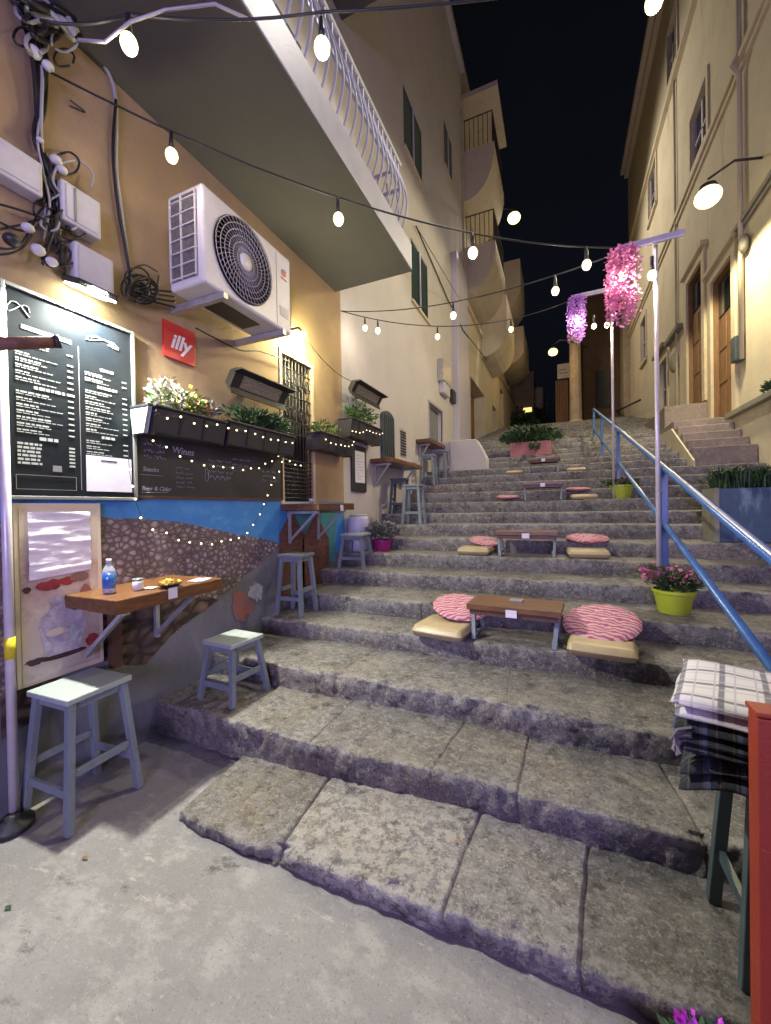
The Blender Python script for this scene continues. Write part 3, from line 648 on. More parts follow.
# ------------------------------------------------------------------ stools
def make_stool(h,w,label,mt='stool',seat='stool_seat',spl=.05):
    r=thing('stool',label,'stool',group='wooden stools')
    MB().box(-w/2,w/2,-w/2,w/2,h-.03,h).build('seat',seat,r,bevel=.005)
    MB().box(-w/2+.03,w/2-.03,-w/2+.03,w/2-.03,h-.075,h-.031).build('apron',mt,r)
    t=w/2-.035
    for sx in (-1,1):
        for sy in (-1,1): MB().beam((sx*(t+spl),sy*(t+spl),0),(sx*t,sy*t,h-.03),.04,.034,up=(0,1,0)).build('leg',mt,r,bevel=.003)
    for z,ax in ((.17,0),(.25,1)):
        z=z*h/.6; q=t+spl*(1-z/h)
        for s in (-1,1):
            m_=MB()
            if ax: m_.beam((s*q,-q,z),(s*q,q,z),.018,.04)
            else: m_.beam((-q,s*q,z),(q,s*q,z),.018,.04)
            m_.build('stretcher',mt,r,bevel=.002)
    return r
tall=make_stool(.66,.34,'grey wooden stool with pale seat on the pavement under the bar shelf')
low=make_stool(.42,.30,'low grey stool with pale seat on the second step beside the wall')
def put(o,x,y,z,rz=0,label=None):
    o.location=(x,y,z); o.rotation_euler=(0,0,rz)
    if label: o['label']=label
    return o
put(tall,-2.44,1.34,0.004,R(2)); put(low,-2.22,2.24,.25,R(-4))
mid=make_stool(.60,.27,'tall grey stool in front of the painted bottles below the second bar shelf',seat='stool',spl=.04)
put(mid,-2.44,3.32,.56,R(3))
put(copy_tree(low),-2.36,4.46,.87,R(5),'low grey stool standing beside the white plastic barrel')
s5=copy_tree(mid); put(s5,-2.05,5.78,1.35,R(2),'pale grey stool in the open step, nearest the planted shelf table upstairs')
s5['label']='foremost pale stool beside the third wall shelf halfway up the stairs'
dk=make_stool(.58,.27,'dark stool tucked behind the pale one at the third wall shelf',mt='stool_dark',seat='stool_dark',spl=.04)
put(dk,-2.42,6.15,1.50,R(8))
put(copy_tree(mid),-2.38,7.6,2.03,R(4),'small stool left under the uppermost wall shelf')
put(copy_tree(mid),-2.32,8.35,2.20,R(-6),'small stool right of its twin under the uppermost wall shelf')
# ------------------------------------------------------------------ bar shelves
def bar(y0,y1,x1,z,th,label,brackets,mt='wood'):
    r=thing('wall_table',label,'wall table',(W,(y0+y1)/2,z),group='wooden wall tables')
    mb=MB(); nb=2
    mb.box(W+.002,(W+x1)/2-.002,y0,y1,z-th,z); mb.box((W+x1)/2+.002,x1,y0-.004,y1+.01,z-th-.003,z+.002)
    mb.build('tabletop',mt,r,bevel=.006)
    for yb in brackets:
        b=MB(); b.beam((W+.02,yb,z-th-.02),(x1-.08,yb,z-th-.02),.03,.03); b.beam((W+.02,yb,z-th-.02),(W+.02,yb,z-.42),.03,.03,up=(0,1,0)); b.beam((W+.02,yb,z-.40),(x1-.12,yb,z-th-.03),.025,.025)
        b.build('bracket','metal',r)
    return r
t1=bar(1.37,2.09,-2.17,1.13,.075,'varnished wooden wall table with water bottle and fries on it',[1.48,1.95])
t2=bar(3.38,4.12,-2.2,1.66,.07,'dark wooden wall table above the painted bottles',[3.5,4.05],'wood_x')
t3=bar(5.55,7.0,-2.3,2.36,.06,'wooden wall table halfway up beneath the arched panel',[5.7,6.8],'wood')
t4=bar(7.7,9.1,-2.35,2.98,.07,'dark wooden wall table under the wall niche',[7.9,8.9],'wood_x')
# leg under first bar
MB().box(W+.041,W+.09,1.60,1.66,.62,1.05).build('wall_post','wood_edge',t1)
# things on table one
p=onz(104,594,1.135)
bt=thing('water_bottle','blue labelled plastic water bottle on the varnished wall table','bottle',(p[0],p[1]+.03,1.135))
MB().lathe([(.001,0),(.031,.002),(.033,.01),(.033,.055),(.031,.06),(.033,.065),(.033,.12),(.030,.135),(.014,.165),(.012,.18)],(p[0],p[1]+.03,1.135),20).build('bottle','clear',bt,smooth=True)
MB().lathe([(.0335,.03),(.0345,.031),(.0345,.115),(.0335,.116)],(p[0],p[1]+.03,1.135),20).build('label_band','water',bt,smooth=True)
MB().lathe([(.001,.178),(.014,.179),(.014,.198),(.001,.199)],(p[0],p[1]+.03,1.135),14).build('cap','plastic_w',bt,smooth=True)
p=onz(138,590,1.135)
cp=thing('white_candle_jar','small white jar candle between bottle and fries','jar',(p[0],p[1],1.135))
MB().lathe([(.001,0),(.026,.001),(.028,.01),(.028,.06),(.025,.062),(.025,.05),(.001,.05)],(p[0],p[1],1.135),18).build('jar','plastic_w',cp,smooth=True)
MB().lathe([(.0285,.055),(.0292,.056),(.0292,.068),(.0285,.069)],(p[0],p[1],1.135),18).build('rim','alu',cp,smooth=True)
p=onz(170,587,1.135)
pf=thing('fries_basket','dark basket heaped with yellow fries on the wall table','food',(p[0],p[1],1.135))
MB().lathe([(.001,0),(.04,.001),(.068,.022),(.07,.026),(.062,.024),(.035,.008),(.001,.008)],(p[0],p[1],1.135),20).build('basket','basket',pf,smooth=True)
mb=MB()
for k in range(60):
    a=rnd.uniform(0,6.28); q=rnd.random()**.6*.055; c=Vector((p[0]+q*math.cos(a),p[1]+q*math.sin(a),1.135+.02+rnd.uniform(0,.022)*(1-q/.07)+.004)); d=Vector((rnd.uniform(-1,1),rnd.uniform(-1,1),rnd.uniform(-.3,.3))).normalized()*.026
    mb.beam(c-d,c+d,.008,.008)
mb.build('fries','fries',pf)
def flat_item(name,label,cat,px,py,z,sx,sy,h,mt,rz=0):
    p=onz(px,py,z); o=MB().box(-sx/2,sx/2,-sy/2,sy/2,0,h).build(name,mt,bevel=min(.002,h*.4)); o.location=(p[0],p[1],z); o.rotation_euler=(0,0,rz); return tag(o,label,cat)
flat_item('paper_napkin','folded white napkin lying right of the fries basket','napkin',200,580,1.1355,.10,.12,.004,'paper',.3)
flat_item('paper_plate','small white saucer between candle jar and fries','saucer',150,588.5,1.1355,.06,.06,.006,'plastic_w',.4)
def tagcard(px,py,plane,size,label,fn=onx):
    p=fn(px,py,plane); o=MB().box(-.001,.001,-size/2,size/2,-size*.55,size*.55).build('table_number_card','paper'); o.location=p; 
    if fn is ony: o.rotation_euler=(0,0,R(90))
    return tag(o,label,'card','white table number cards')
tagcard(173,593,-2.158,.06,'white card hanging on the edge of the varnished wall table')
tagcard(342,508,-2.186,.06,'white card hanging on the edge of the dark wall table above the bottles')
p=onz(300,500,1.662)
MBo=MB().lathe([(.001,0),(.022,.001),(.025,.05),(.022,.052),(.018,.04),(.001,.04)],(0,0,0),14).build('small_glass','clear',smooth=True); MBo.location=(-2.45,3.62,1.664); tag(MBo,'small clear glass on the dark wall table in front of the barred door','glass')
# ------------------------------------------------------------------ menu board
mn=thing('menu_board','large framed black menu board with white print lit by a lamp above','menu board',(W,1.47,2.25))
MB().box(W+.002,W+.03,1.13,1.80,1.70,2.80).build('panel','menu',mn)
fr=MB(); fr.box(W+.002,W+.045,1.11,1.13,1.69,2.82); fr.box(W+.002,W+.045,1.80,1.82,1.69,2.82); fr.box(W+.002,W+.044,1.13,1.80,1.68,1.70); fr.box(W+.002,W+.044,1.13,1.80,2.80,2.82)
fr.build('frame','alu',mn,bevel=.003)
MB().box(W+.0305,W+.033,1.475,1.479,1.74,2.6).build('divider','ac_grey',mn)
tx=MB(); X1=W+.032
def wordline(y0,y1,z,h=.007,dense=.8):
    y=y0
    while y<y1-.008:
        l=rnd.uniform(.012,.035); l=min(l,y1-y); tx.box(X1,X1+.001,y,y+l,z-h/2,z+h/2); y+=l+.006
def col(y0,y1,z,n,pr=True,dz=.034):
    for k in range(n):
        L=rnd.uniform(.22,.6)*(y1-y0); wordline(y0,y0+L,z,rnd.uniform(.006,.010))
        wordline(y0,y0+rnd.uniform(.5,.8)*(y1-y0),z-.013,.004)
        if pr: tx.box(X1,X1+.001,y1-.035,y1-.005,z-.005,z+.003)
        z-=dz
    return z
z=col(1.19,1.45,2.53,1); tx.box(X1,X1+.001,1.2,1.44,2.60,2.622)
z=col(1.17,1.45,2.47,5); wordline(1.25,1.40,z-.005,.016); tx.box(X1,X1+.001,1.41,1.45,z-.012,z+.002)
z=col(1.17,1.45,z-.04,7); wordline(1.27,1.36,z-.005,.018); z-=.04
for k in range(6): wordline(1.17,1.28,z,.012); tx.box(X1,X1+.001,1.415,1.445,z-.005,z+.005); z-=.021
z=2.50; wordline(1.60,1.68,z,.016); z=col(1.51,1.77,z-.04,2); wordline(1.58,1.70,z-.005,.018); z=col(1.51,1.77,z-.04,8); wordline(1.60,1.68,z-.005,.016); z=col(1.51,1.77,z-.035,3)
tx.tube([(X1,1.19+.05*math.cos(t*.5),2.70+.03*math.sin(t*.9)) for t in range(14)],.003,4)
tx.tube([(X1,1.62+.1*math.sin(t*.7),2.68+.02*math.cos(t*1.3)) for t in range(14)],.003,4)
tx.build('lettering','menu_text',mn)
bx=MB()
for (a,b,c,d) in ((1.16,1.45,1.735,1.738),(1.16,1.45,1.812,1.815),(1.16,1.163,1.738,1.812),(1.447,1.45,1.738,1.812),(1.33,1.375,1.84,1.875)): bx.box(X1,X1+.001,a,b,c,d)
bx.build('print_box','ac_grey',mn)
MB().box(W+.0305,W+.034,1.505,1.785,1.735,1.955).build('paper_notice','paper',mn); MB().box(W+.0345,W+.035,1.59,1.69,1.925,1.932).build('notice_print','black',mn)
# menu lamp
ml=thing('wall_floodlight','small lit floodlight fixed above the menu board','lamp',(W,1.52,2.92))
MB().box(W+.02,W+.20,1.40,1.62,2.93,2.965,tilt=(R(22),'Y')).build('housing','black',ml,bevel=.004); MB().box(W+.03,W+.19,1.41,1.61,2.917,2.926,tilt=(R(22),'Y')).build('diffuser','lamp_panel',ml)
MB().beam((W,1.51,2.98),(W+.06,1.51,2.97),.04,.02).build('bracket','black',ml)
# chalkboard
cb=thing('chalkboard','long black chalkboard with handwritten drinks list below the flower boxes','chalkboard',(W,2.6,1.9))
MB().box(W+.002,W+.022,1.83,3.38,1.715,2.135).build('panel','board',cb)
fr=MB(); fr.box(W+.002,W+.03,1.815,1.83,1.70,2.15); fr.box(W+.002,W+.03,3.38,3.395,1.70,2.15); fr.box(W+.002,W+.029,1.83,3.38,1.70,1.715); fr.box(W+.002,W+.029,1.83,3.38,2.135,2.15); fr.build('frame','wood_edge',cb)
ch=MB(); XC=W+.024
def scrib(y0,y1,z,h):
    y=y0; 
    while y<y1:
        l=rnd.uniform(.04,.09); n=int(l/.008)+2
        ch.tube([(XC,y+l*k/n,z+rnd.uniform(-h,h)) for k in range(n+1)],.0017,3); y+=l+.02
for k in range(3): scrib(1.88,2.0+rnd.uniform(0,.06),2.08-k*.045,.014)
for k in range(5): scrib(2.13,2.27,1.93-k*.036,.008)
for k in range(4): scrib(2.44,2.62+rnd.uniform(0,.1),2.02-k*.045,.012)
for k in range(3): scrib(2.70,2.86,2.06-k*.05,.010)
for k in range(3): scrib(3.08,3.26,1.98-k*.045,.010)
ch.tube([(XC,1.85,1.738),(XC,2.06,1.742)],.0015,4); ch.tube([(XC,1.85,1.86),(XC,2.02,1.862)],.0015,4)
ch.tube([(XC,2.42+.02*math.cos(t),1.87+.05*math.sin(t)+t*.004) for t in range(10)],.002,4); ch.tube([(XC,2.5+.03*t,1.86+.04*(t%2)) for t in range(6)],.002,4)
ch.build('lettering','chalk',cb)
text('Wines',.075,'chalk',cb,(XC,2.10,2.06),shear=.2); text('Beer & Cider',.042,'chalk',cb,(XC,1.86,1.765),shear=.2); text('Snacks',.045,'chalk',cb,(XC,1.87,1.90),shear=.2)
# red sign
rs=thing('red_sign','square red sign with white handwritten logo under the air conditioner','sign',(W,2.2,2.88))
MB().box(W+.002,W+.02,2.06,2.335,2.75,3.02).build('panel','red',rs,bevel=.002)
text('illy',.155,'white',rs,(W+.021,2.195,2.88),shear=.32,align='CENTER',bold=.004)
# poster
ps=thing('framed_poster','framed poster of a dessert cup half covered by crumpled white paper','poster',(W,1.36,1.17))
MB().box(W+.013,W+.035,1.14,1.58,.67,1.66).build('frame','poster_edge',ps,bevel=.004)
MB().box(W+.0355,W+.037,1.165,1.555,.70,1.63).build('print','poster',ps)
def pp(pts,x,mt,name): 
    o=MB().prism_x(pts,x-.0008,x).build(name,mt,ps); fixn(o); return o
def circ(cy,cz,ry,rz,n=18,j=0): return [(cy+ry*math.cos(2*math.pi*k/n)*(1+rnd.uniform(-j,j)),cz+rz*math.sin(2*math.pi*k/n)*(1+rnd.uniform(-j,j))) for k in range(n)]
pp([(1.28,.80),(1.44,.80),(1.49,.98),(1.24,.98)],W+.0385,'cream_cup','cup'); pp(circ(1.36,.79,.12,.018),W+.0380,'choc','saucer')
for c in ((1.30,1.0,.055,.04),(1.40,1.0,.06,.045),(1.36,1.05,.07,.05),(1.33,1.1,.035,.035)): pp(circ(*c,j=.12),W+.0395+c[0]*.0003,'cream_cup','cream')
pp(circ(1.51,.83,.035,.035,j=.15),W+.0392,'berry','berry'); pp(circ(1.30,1.20,.06,.03,j=.25),W+.0403,'berry','berry'); pp(circ(1.22,.79,.03,.015,j=.2),W+.0391,'choc','chocolate'); pp(circ(1.43,1.06,.05,.03,j=.2),W+.0405,'choc','chocolate')
for c,mt_,nm in (((1.45,1.225,.05,.03),'mural_rust','biscuit'),((1.38,1.21,.04,.025),'berry','berry'),((1.19,1.19,.018,.018),'choc','berry'),((1.25,1.2,.02,.018),'berry','berry'),((1.28,.86,.02,.03),'mural_white','froth'),((1.41,.9,.03,.05),'mural_white','froth'),((1.33,.93,.06,.02),'poster_edge','biscuit'),((1.48,1.12,.03,.05),'mural_rust','biscuit'),((1.22,.80,.05,.012),'choc','chocolate')):
    pp(circ(*c,j=.2),W+.0408+c[0]*.0002+c[1]*.0001,mt_,nm)
mb=MB(); ny,nz=26,30; vs=[]
for j in range(nz+1):
    for i in range(ny+1):
        y=1.20+.31*i/ny; z=1.24+.37*j/nz+.02*(i/ny)*(1-j/nz); vs.append((W+.045+abs(noise.noise(Vector((y*5,z*26,1))))*.016,y,z))
mb.add(vs,[(j*(ny+1)+i,j*(ny+1)+i+1,(j+1)*(ny+1)+i+1,(j+1)*(ny+1)+i) for j in range(nz) for i in range(ny)]); mb.build('crumpled_paper','crumple',ps,smooth=True)
# ------------------------------------------------------------------ air conditioner
ax0,ax1,ay0,ay1,az0,az1=-2.50,-2.17,2.12,3.04,3.10,3.80
p1=onx(203,182,-2.17); p2=onx(203,282,-2.17); p3=onx(291,334,-2.17); p4=onx(291,261,-2.17)
ay0=(p1[1]+p2[1])/2; ay1=(p3[1]+p4[1])/2; az1=(p1[2]+p4[2])/2; az0=(p2[2]+p3[2])/2
print('AC',ay0,ay1,az0,az1)
ac=thing('air_conditioner','white air conditioner outdoor unit with round fan grille on wall brackets','air conditioner',(ax0,ay0,az0))
body=MB().box(ax0,ax1,ay0,ay1,az0,az1).build('casing','ac_white',ac,bevel=.022,seg=3)
hh=az1-az0; cy=ay0+(ay1-ay0)*.40; cz=(az0+az1)/2; rr=hh*.44
MB().lathe([(.001,0.001),(rr,.001),(rr*1.03,.006),(rr*1.03,.001)],(ax1+.0,cy,cz),40,'X').build('fan_recess','ac_grey',body,smooth=False)
gm=MB()
for q in (1,.86,.72,.58,.44,.3): gm.tube([(ax1+.02-.006*(1-q),cy+rr*q*math.cos(t*math.pi/16),cz+rr*q*math.sin(t*math.pi/16)) for t in range(33)],.0035,5)
for k in range(44):
    a=2*math.pi*k/44; gm.tube([(ax1+.016,cy+rr*s*math.cos(a+.5*s),cz+rr*s*math.sin(a+.5*s)) for s in (.22,.4,.6,.8,1)],.0035,4)
gm.build('fan_grille',mat('ac_grille',(.30,.29,.30),.45),ac)
MB().lathe([(.001,.024),(rr*.2,.022),(rr*.22,.012),(rr*.22,.001)],(ax1,cy,cz),24,'X').build('fan_hub','ac_white',ac,smooth=True)
# side fins
sf=MB().box(ax0+.03,ax1-.05,ay0-.004,ay0-.001,az0+.05,az1-.04).build('side_coil','ac_fin',ac)
s=MB()
for k in range(7): z=az0+.06+k*(hh-.14)/6; s.box(ax0+.03,ax1-.05,ay0-.016,ay0-.005,z,z+.006)
for x in (ax0+.03,(ax0+ax1)/2-.03,ax1-.06): s.box(x,x+.006,ay0-.018,ay0-.005,az0+.05,az1-.04)
s.build('side_guard','ac_white',sf)
MB().box(ax1+.001,ax1+.003,ay1-.20,ay1-.197,az0+.03,az1-.03).build('seam','ac_grey',ac)
MB().lathe([(.001,0),(.028,0),(.028,.002),(.001,.002)],(ax1+.002,ay1-.10,az1-.17),18,'X').build('logo_disc','red',ac)
o=MB(); o.prism_x([(ay1-.10+.036*math.cos(a),az1-.165+.03*math.sin(a)) for a in [i*math.pi/8+.5 for i in range(9)]]+[(ay1-.10+.02*math.cos(a),az1-.165+.016*math.sin(a)) for a in [i*math.pi/8+.5 for i in range(8,-1,-1)]],ax1+.0045,ax1+.006); fixn(o.build('logo_arc','blue',ac))
MB().box(ax1+.002,ax1+.004,ay1-.14,ay1-.06,az1-.225,az1-.213).build('logo_lettering','red',ac)
MB().box(ax1+.002,ax1+.004,ay1-.16,ay1-.05,az0+.12,az0+.20).build('sticker','plastic_w',ac)
for yb in (ay0+.16,ay1-.14):
    b=MB(); b.box(W,ax1+.03,yb-.022,yb+.022,az0-.05,az0-.004);  b.build('bracket','metal',ac,bevel=.003)
# underside details
MB().box(ax0+.05,ax1-.10,ay0+.22,ay1-.3,az0-.006,az0-.001).build('base_opening','black',ac)
# ------------------------------------------------------------------ heaters
def heater(y0,y1,z,label):
    r=thing('patio_heater',label,'heater',(W,(y0+y1)/2,z),group='black wall heaters')
    x0=W+.09; h=.15
    def q(u,v): # u outwards normal, v up along a face tilted 35 degrees downwards
        return (x0+.10+u*math.cos(R(32))+v*math.sin(R(32)), z+.06-u*math.sin(R(32))+v*math.cos(R(32)))
    MB().prism_y([q(-.05,-h*.35),q(-.05,h*.35),q(.0,h*.6),q(.008,h*.6),q(.008,-h*.6),q(0,-h*.6)],y0,y1).build('case','heater',r,bevel=.004)
    MB().prism_y([q(.009,-h*.38),q(.009,h*.38),q(.016,h*.38),q(.016,-h*.38)],y0+.1,y1-.1).build('reflector','heater_glass',r)
    MB().prism_y([q(.009,h*.40),q(.009,h*.62),q(.075,h*.80),q(.08,h*.76)],y0-.02,y1+.02).build('hood','heater',r)
    MB().prism_y([q(.009,-h*.40),q(.009,-h*.62),q(.06,-h*.72),q(.064,-h*.68)],y0-.01,y1+.01).build('lower_flap','heater',r)
    MB().beam((W,(y0+y1)/2,z+.05),(x0+.04,(y0+y1)/2,z+.06),.05,.05).build('bracket','black',r)
    return r
pa=onx(235,385,-2.45); pb=onx(288,400,-2.45); heater(pa[1],pb[1],(pa[2]+pb[2])/2-.02,'black wall heater above the flower boxes left of the barred door')
pa=onx(355,392,-2.45); pb=onx(382,400,-2.45); heater(pa[1],pb[1],(pa[2]+pb[2])/2-.03,'black wall heater high on the pale plaster wall')
# ------------------------------------------------------------------ window boxes
def planter(y0,y1,z0,z1,label):
    r=thing('window_box',label,'planter',(W,(y0+y1)/2,z0),group='black window boxes on the walls')
    xb=W+.03; n=max(2,int((y1-y0)/.2))
    MB().prism_y([(xb,z1),(xb+.012,z0),(xb+.15,z0),(xb+.19,z1)],y0,y1).build('trough','planter',r,bevel=.008)
    MB().box(xb-.01,xb+.205,y0-.012,y1+.012,z1-.001,z1+.016).build('rim','planter',r,bevel=.004)
    s=MB()
    for k in range(1,n): y=y0+(y1-y0)*k/n; s.beam((xb+.154,y,z0+.01),(xb+.192,y,z1-.01),.008,.008)
    s.build('ribs','black',r)
    MB().box(W,xb,y0+.1,y0+.14,z0,z1).build('bracket','black',r); MB().box(W,xb,y1-.14,y1-.1,z0,z1).build('bracket','black',r)
    return r
def pl_from(pxl,pyl,pxr,pyr,hpx,label):
    a=onx(pxl,pyl,-2.46); b=onx(pxr,pyr,-2.46); c=onx(pxl,pyl+hpx,-2.46); z=(a[2]+b[2])/2
    planter(a[1],b[1],z-(a[2]-c[2]),z,label); return a[1],b[1],z
P1=pl_from(155,408,225,422,25,'black window box filled with white and yellow flowers')
P2=pl_from(229,422,294,438,22,'black window box filled with dark green plants next to the barred door')
P3=pl_from(320,434,354,441,16,'small black window box with pale green sprigs at the ochre wall corner')
P4=pl_from(351,419,381,430,17,'small black window box on the pale plaster wall under the heater')
ge=thing('lit_box_end','pale green slab for the lamplit end of the first window box','planter',(W+.1,P1[0]-.1,P1[2]-.2))  # greenish lamp light on the window box end, put in as a pale slab
MB().prism_y([(W+.03,P1[2]),(W+.05,P1[2]-.17),(W+.15,P1[2]-.17),(W+.2,P1[2])],P1[0]-.045,P1[0]-.015).build('trough','stool_seat',ge,bevel=.005)
MB().box(W+.02,W+.21,P1[0]-.05,P1[0]-.013,P1[2]-.001,P1[2]+.012).build('rim','planter',ge)
def boxplant(label,y0,y1,z,spec,name='flowering_plant'):
    r=thing(name,label,'plant',(W+.12,(y0+y1)/2,z),group='plants in the window boxes')
    for (nm,mt,ya,yb,h,n,w,l) in spec:
        foliage(nm,mt,r,(W+.12,(ya+yb)/2,z+h*.7),(.13,(yb-ya)/2,h*1.0),n,w,l,.5,seed=rnd.random()*9)
    return r
d=P1[1]-P1[0]
boxplant('white and yellow daisies spilling from the first window box',P1[0],P1[1],P1[2],[('leaves','leaf',P1[0],P1[1],.13,400,.02,.05),('white_flowers','fl_white',P1[0]-.02,P1[0]+d*.55,.17,340,.03,.03),('yellow_flowers','fl_yellow',P1[0]+d*.4,P1[0]+d*.62,.15,70,.03,.03)])
boxplant('rust coloured and pale dried flowers at the right end of the first window box',P1[0]+d*.6,P1[1],P1[2],[('leaves','leaf_grey',P1[0]+d*.6,P1[1],.12,160,.02,.05),('rust_flowers','fl_orange',P1[0]+d*.58,P1[1]-.1,.14,150,.03,.03)])
d=P2[1]-P2[0]
boxplant('dark green leafy plants in the second window box',P2[0],P2[1],P2[2],[('leaves','leaf_dark',P2[0],P2[1],.14,700,.025,.07),('light_leaves','leaf',P2[0]+d*.6,P2[1],.13,260,.025,.06)],'leafy_plant')
boxplant('thin pale green sprigs in the corner window box',P3[0],P3[1],P3[2],[('leaves','leaf',P3[0],P3[0]+.5,.12,260,.02,.06)],'leafy_plant')
boxplant('green trailing plant in the window box under the small heater',P4[0],P4[1],P4[2],[('leaves','leaf',P4[0],P4[1],.2,420,.03,.07)],'leafy_plant')
# ------------------------------------------------------------------ framed menu, arched panel on plaster wall
a=onx(350,443,W); b=onx(366,492,W)
fm=thing('framed_menu','narrow black framed price list on the pale wall by the corner','menu board',(W,5.1,2.1))
MB().box(W+.002,W+.03,4.92,5.36,1.84,2.5).build('frame','black',fm,bevel=.004); MB().box(W+.031,W+.033,5.0,5.30,1.97,2.42).build('page','paper',fm)
s=MB(); 
for k in range(9): s.box(W+.0335,W+.034,5.05,5.05+rnd.uniform(.1,.2),2.02+k*.042,2.026+k*.042)
s.build('lettering','ac_grey',fm)
ap=thing('arched_panel','dark arched metal panel on the pale wall above the third wall table','wall panel',(W,6.2,2.5))
ya,yb,za,zb=5.95,6.45,2.42,3.1
pr=[(ya,za),(yb,za)]+[((ya+yb)/2+(yb-ya)/2*math.cos(t*math.pi/10),zb+.12*math.sin(t*math.pi/10)) for t in range(11)]
o=MB().prism_x(pr,W+.002,W+.05).build('panel','stool_dark',ap); fixn(o)
s=MB()
for k in range(5): s.box(W+.051,W+.06,ya+.06+k*.09,ya+.075+k*.09,za+.05,zb+.04)
s.build('bars','iron',ap)
# meter boxes on plaster wall
def wallbox(px0,py0,px1,py1,dx,label,mt='plastic_w',name='meter_box',lid=True):
    a=onx(px0,py0,W+dx); b=onx(px1,py0,W+dx); c=onx(px1,py1,W+dx); ya,yb=sorted((a[1],b[1])); za,zb=sorted((c[2],b[2]))
    r=thing(name,label,'utility box',(W,(ya+yb)/2,za),group='utility boxes')
    MB().box(W+.002,W+dx,ya,yb,za,zb).build('box',mt,r,bevel=.012)
    if lid: MB().box(W+dx+.0005,W+dx+.006,ya+.02,yb-.02,za+.02,zb-.02).build('lid',mt,r,bevel=.004)
    return r,(ya,yb,za,zb)
r_,q=wallbox(443,368,451,388,.14,'grey electricity meter box on the pale wall below the string lights','metal')
r_,q=wallbox(444,387,450,398,.12,'rounded bluish box directly below the grey meter box','lilac_frame')
r_,q=wallbox(453,392,456,404,.1,'slim dark box right of the meter boxes','black','bell_box',False)
# ------------------------------------------------------------------ left wall service boxes and cables
r1,q=wallbox(-8,164,43,198,.10,'white junction box at the left edge of the ochre wall','plastic_w','junction_box')
r2,q2=wallbox(62,203,101,240,.10,'white ribbed junction box below the cable coil','plastic_w','junction_box')
MB().box(W+.107,W+.112,q2[0]+.06,q2[0]+.07,q2[2]+.02,q2[3]-.02).build('seam','ac_grey',r2)
r3,q3=wallbox(75,261,114,300,.10,'large white box above the floodlight','plastic_w','junction_box')
def wcable(pts,r,mt,name,par,dx=.03,j=.0):
    P=[Vector(onx(px,py,W+dx+rnd.uniform(-j,j))) for px,py in pts]; out=[]
    n=len(P)
    for i in range(n-1):
        p0,p1,p2,p3=P[max(i-1,0)],P[i],P[i+1],P[min(i+2,n-1)]
        for k in range(8):
            t=k/8; out.append(.5*((2*p1)+(p2-p0)*t+(2*p0-5*p1+4*p2-p3)*t*t+(3*p1-p0-3*p2+p3)*t**3))
    out.append(P[-1]); return MB().tube(out,r,6).build(name,mt,par,smooth=True)
cbn=thing('cable_bundle','tangled black cable bundle with white clips running down the ochre wall','cables',(W,1.4,3.6))
for k in range(9):
    wcable([(18+rnd.uniform(-14,10),-12),(28+rnd.uniform(-10,10),25),(40+rnd.uniform(-8,8),62),(40+rnd.uniform(-5,5),110),(38+rnd.uniform(-4,4),140),(46+rnd.uniform(-6,6),170),(55+rnd.uniform(-8,8),205),(60+rnd.uniform(-18,12),250+rnd.uniform(-20,20))],rnd.choice((.006,.009,.012)),rnd.choice(('cable','cable','cable','cable_grey')),'cable',cbn,.05,.025)
for k in range(9):
    cx,cy_=rnd.uniform(40,75),rnd.uniform(150,270); r_=rnd.uniform(8,22)
    wcable([(cx+r_*math.cos(a+k),cy_+r_*.9*math.sin(a+k)) for a in (0,1,2,3,4,5,5.8)],.006,rnd.choice(('cable','cable','cable_grey')),'cable',cbn,.07,.04)
for k in range(5): wcable([(-8,200+k*14+rnd.uniform(-6,6)),(20,212+k*8+rnd.uniform(-12,12)),(45,214+rnd.uniform(-14,20)),(62,236+k*5)],.006,'cable','cable',cbn,.05,.03)
for k in range(12):
    cx,cy_=rnd.uniform(22,70),rnd.uniform(2,62); r_=rnd.uniform(6,18)
    wcable([(cx+r_*math.cos(a+k),cy_+r_*.9*math.sin(a+k)) for a in (0,1,2,3,4,5,5.8)],rnd.choice((.006,.01,.014)),rnd.choice(('cable','cable','cable_grey')),'cable',cbn,.08,.05)
for k in range(11): wcable([(6+rnd.uniform(-6,6),-14),(40+rnd.uniform(-8,12),10+rnd.uniform(-6,8)),(64+rnd.uniform(-8,8),16+rnd.uniform(-8,8)),(80+rnd.uniform(-8,10),32+rnd.uniform(-5,8))],rnd.choice((.01,.016,.02)),rnd.choice(('cable','cable_grey','cable')),'cable',cbn,.10,.06)
for cx,cy_,s_ in ((34,52,.035),(48,66,.03),(56,160,.03),(62,170,.028),(40,140,.018),(12,240,.04),(28,228,.03),(38,250,.035),(52,262,.03),(70,30,.05)):
    MB().ball(onx(cx,cy_,W+.09),s_,10,6,(1,1,.8)).build('connector','plastic_w' if rnd.random()<.7 else 'black',cbn,smooth=True)
# cable up and over to the balcony soffit
cc=thing('wall_cable','thick grey and black cable looping from the soffit down to the air conditioner','cables',(W,1.8,3.8))
wcable([(80,42),(100,60),(114,88),(116,130),(116,170),(122,215),(128,262),(132,285)],.012,'cable_grey','cable',cc,.03); wcable([(116,100),(113,150),(117,200),(124,240),(130,275)],.010,'cable','cable',cc,.04)
for k in range(9):
    cx,cy_=rnd.uniform(128,146),rnd.uniform(278,296); r_=rnd.uniform(8,20)
    wcable([(cx+r_*math.cos(a+k),cy_+r_*.9*math.sin(a+k)) for a in (0,1,2,3,4,5,6)],.006,'cable','coil',cc,.06,.04)
for k in range(4): wcable([(135,285+k*3),(155,290+k*4),(175,292+k*5)],.007,'cable','cable',cc,.06,.01)
wcable([(196,328),(215,338),(240,350),(262,352),(290,362)],.006,'cable','cable',cc,.05)
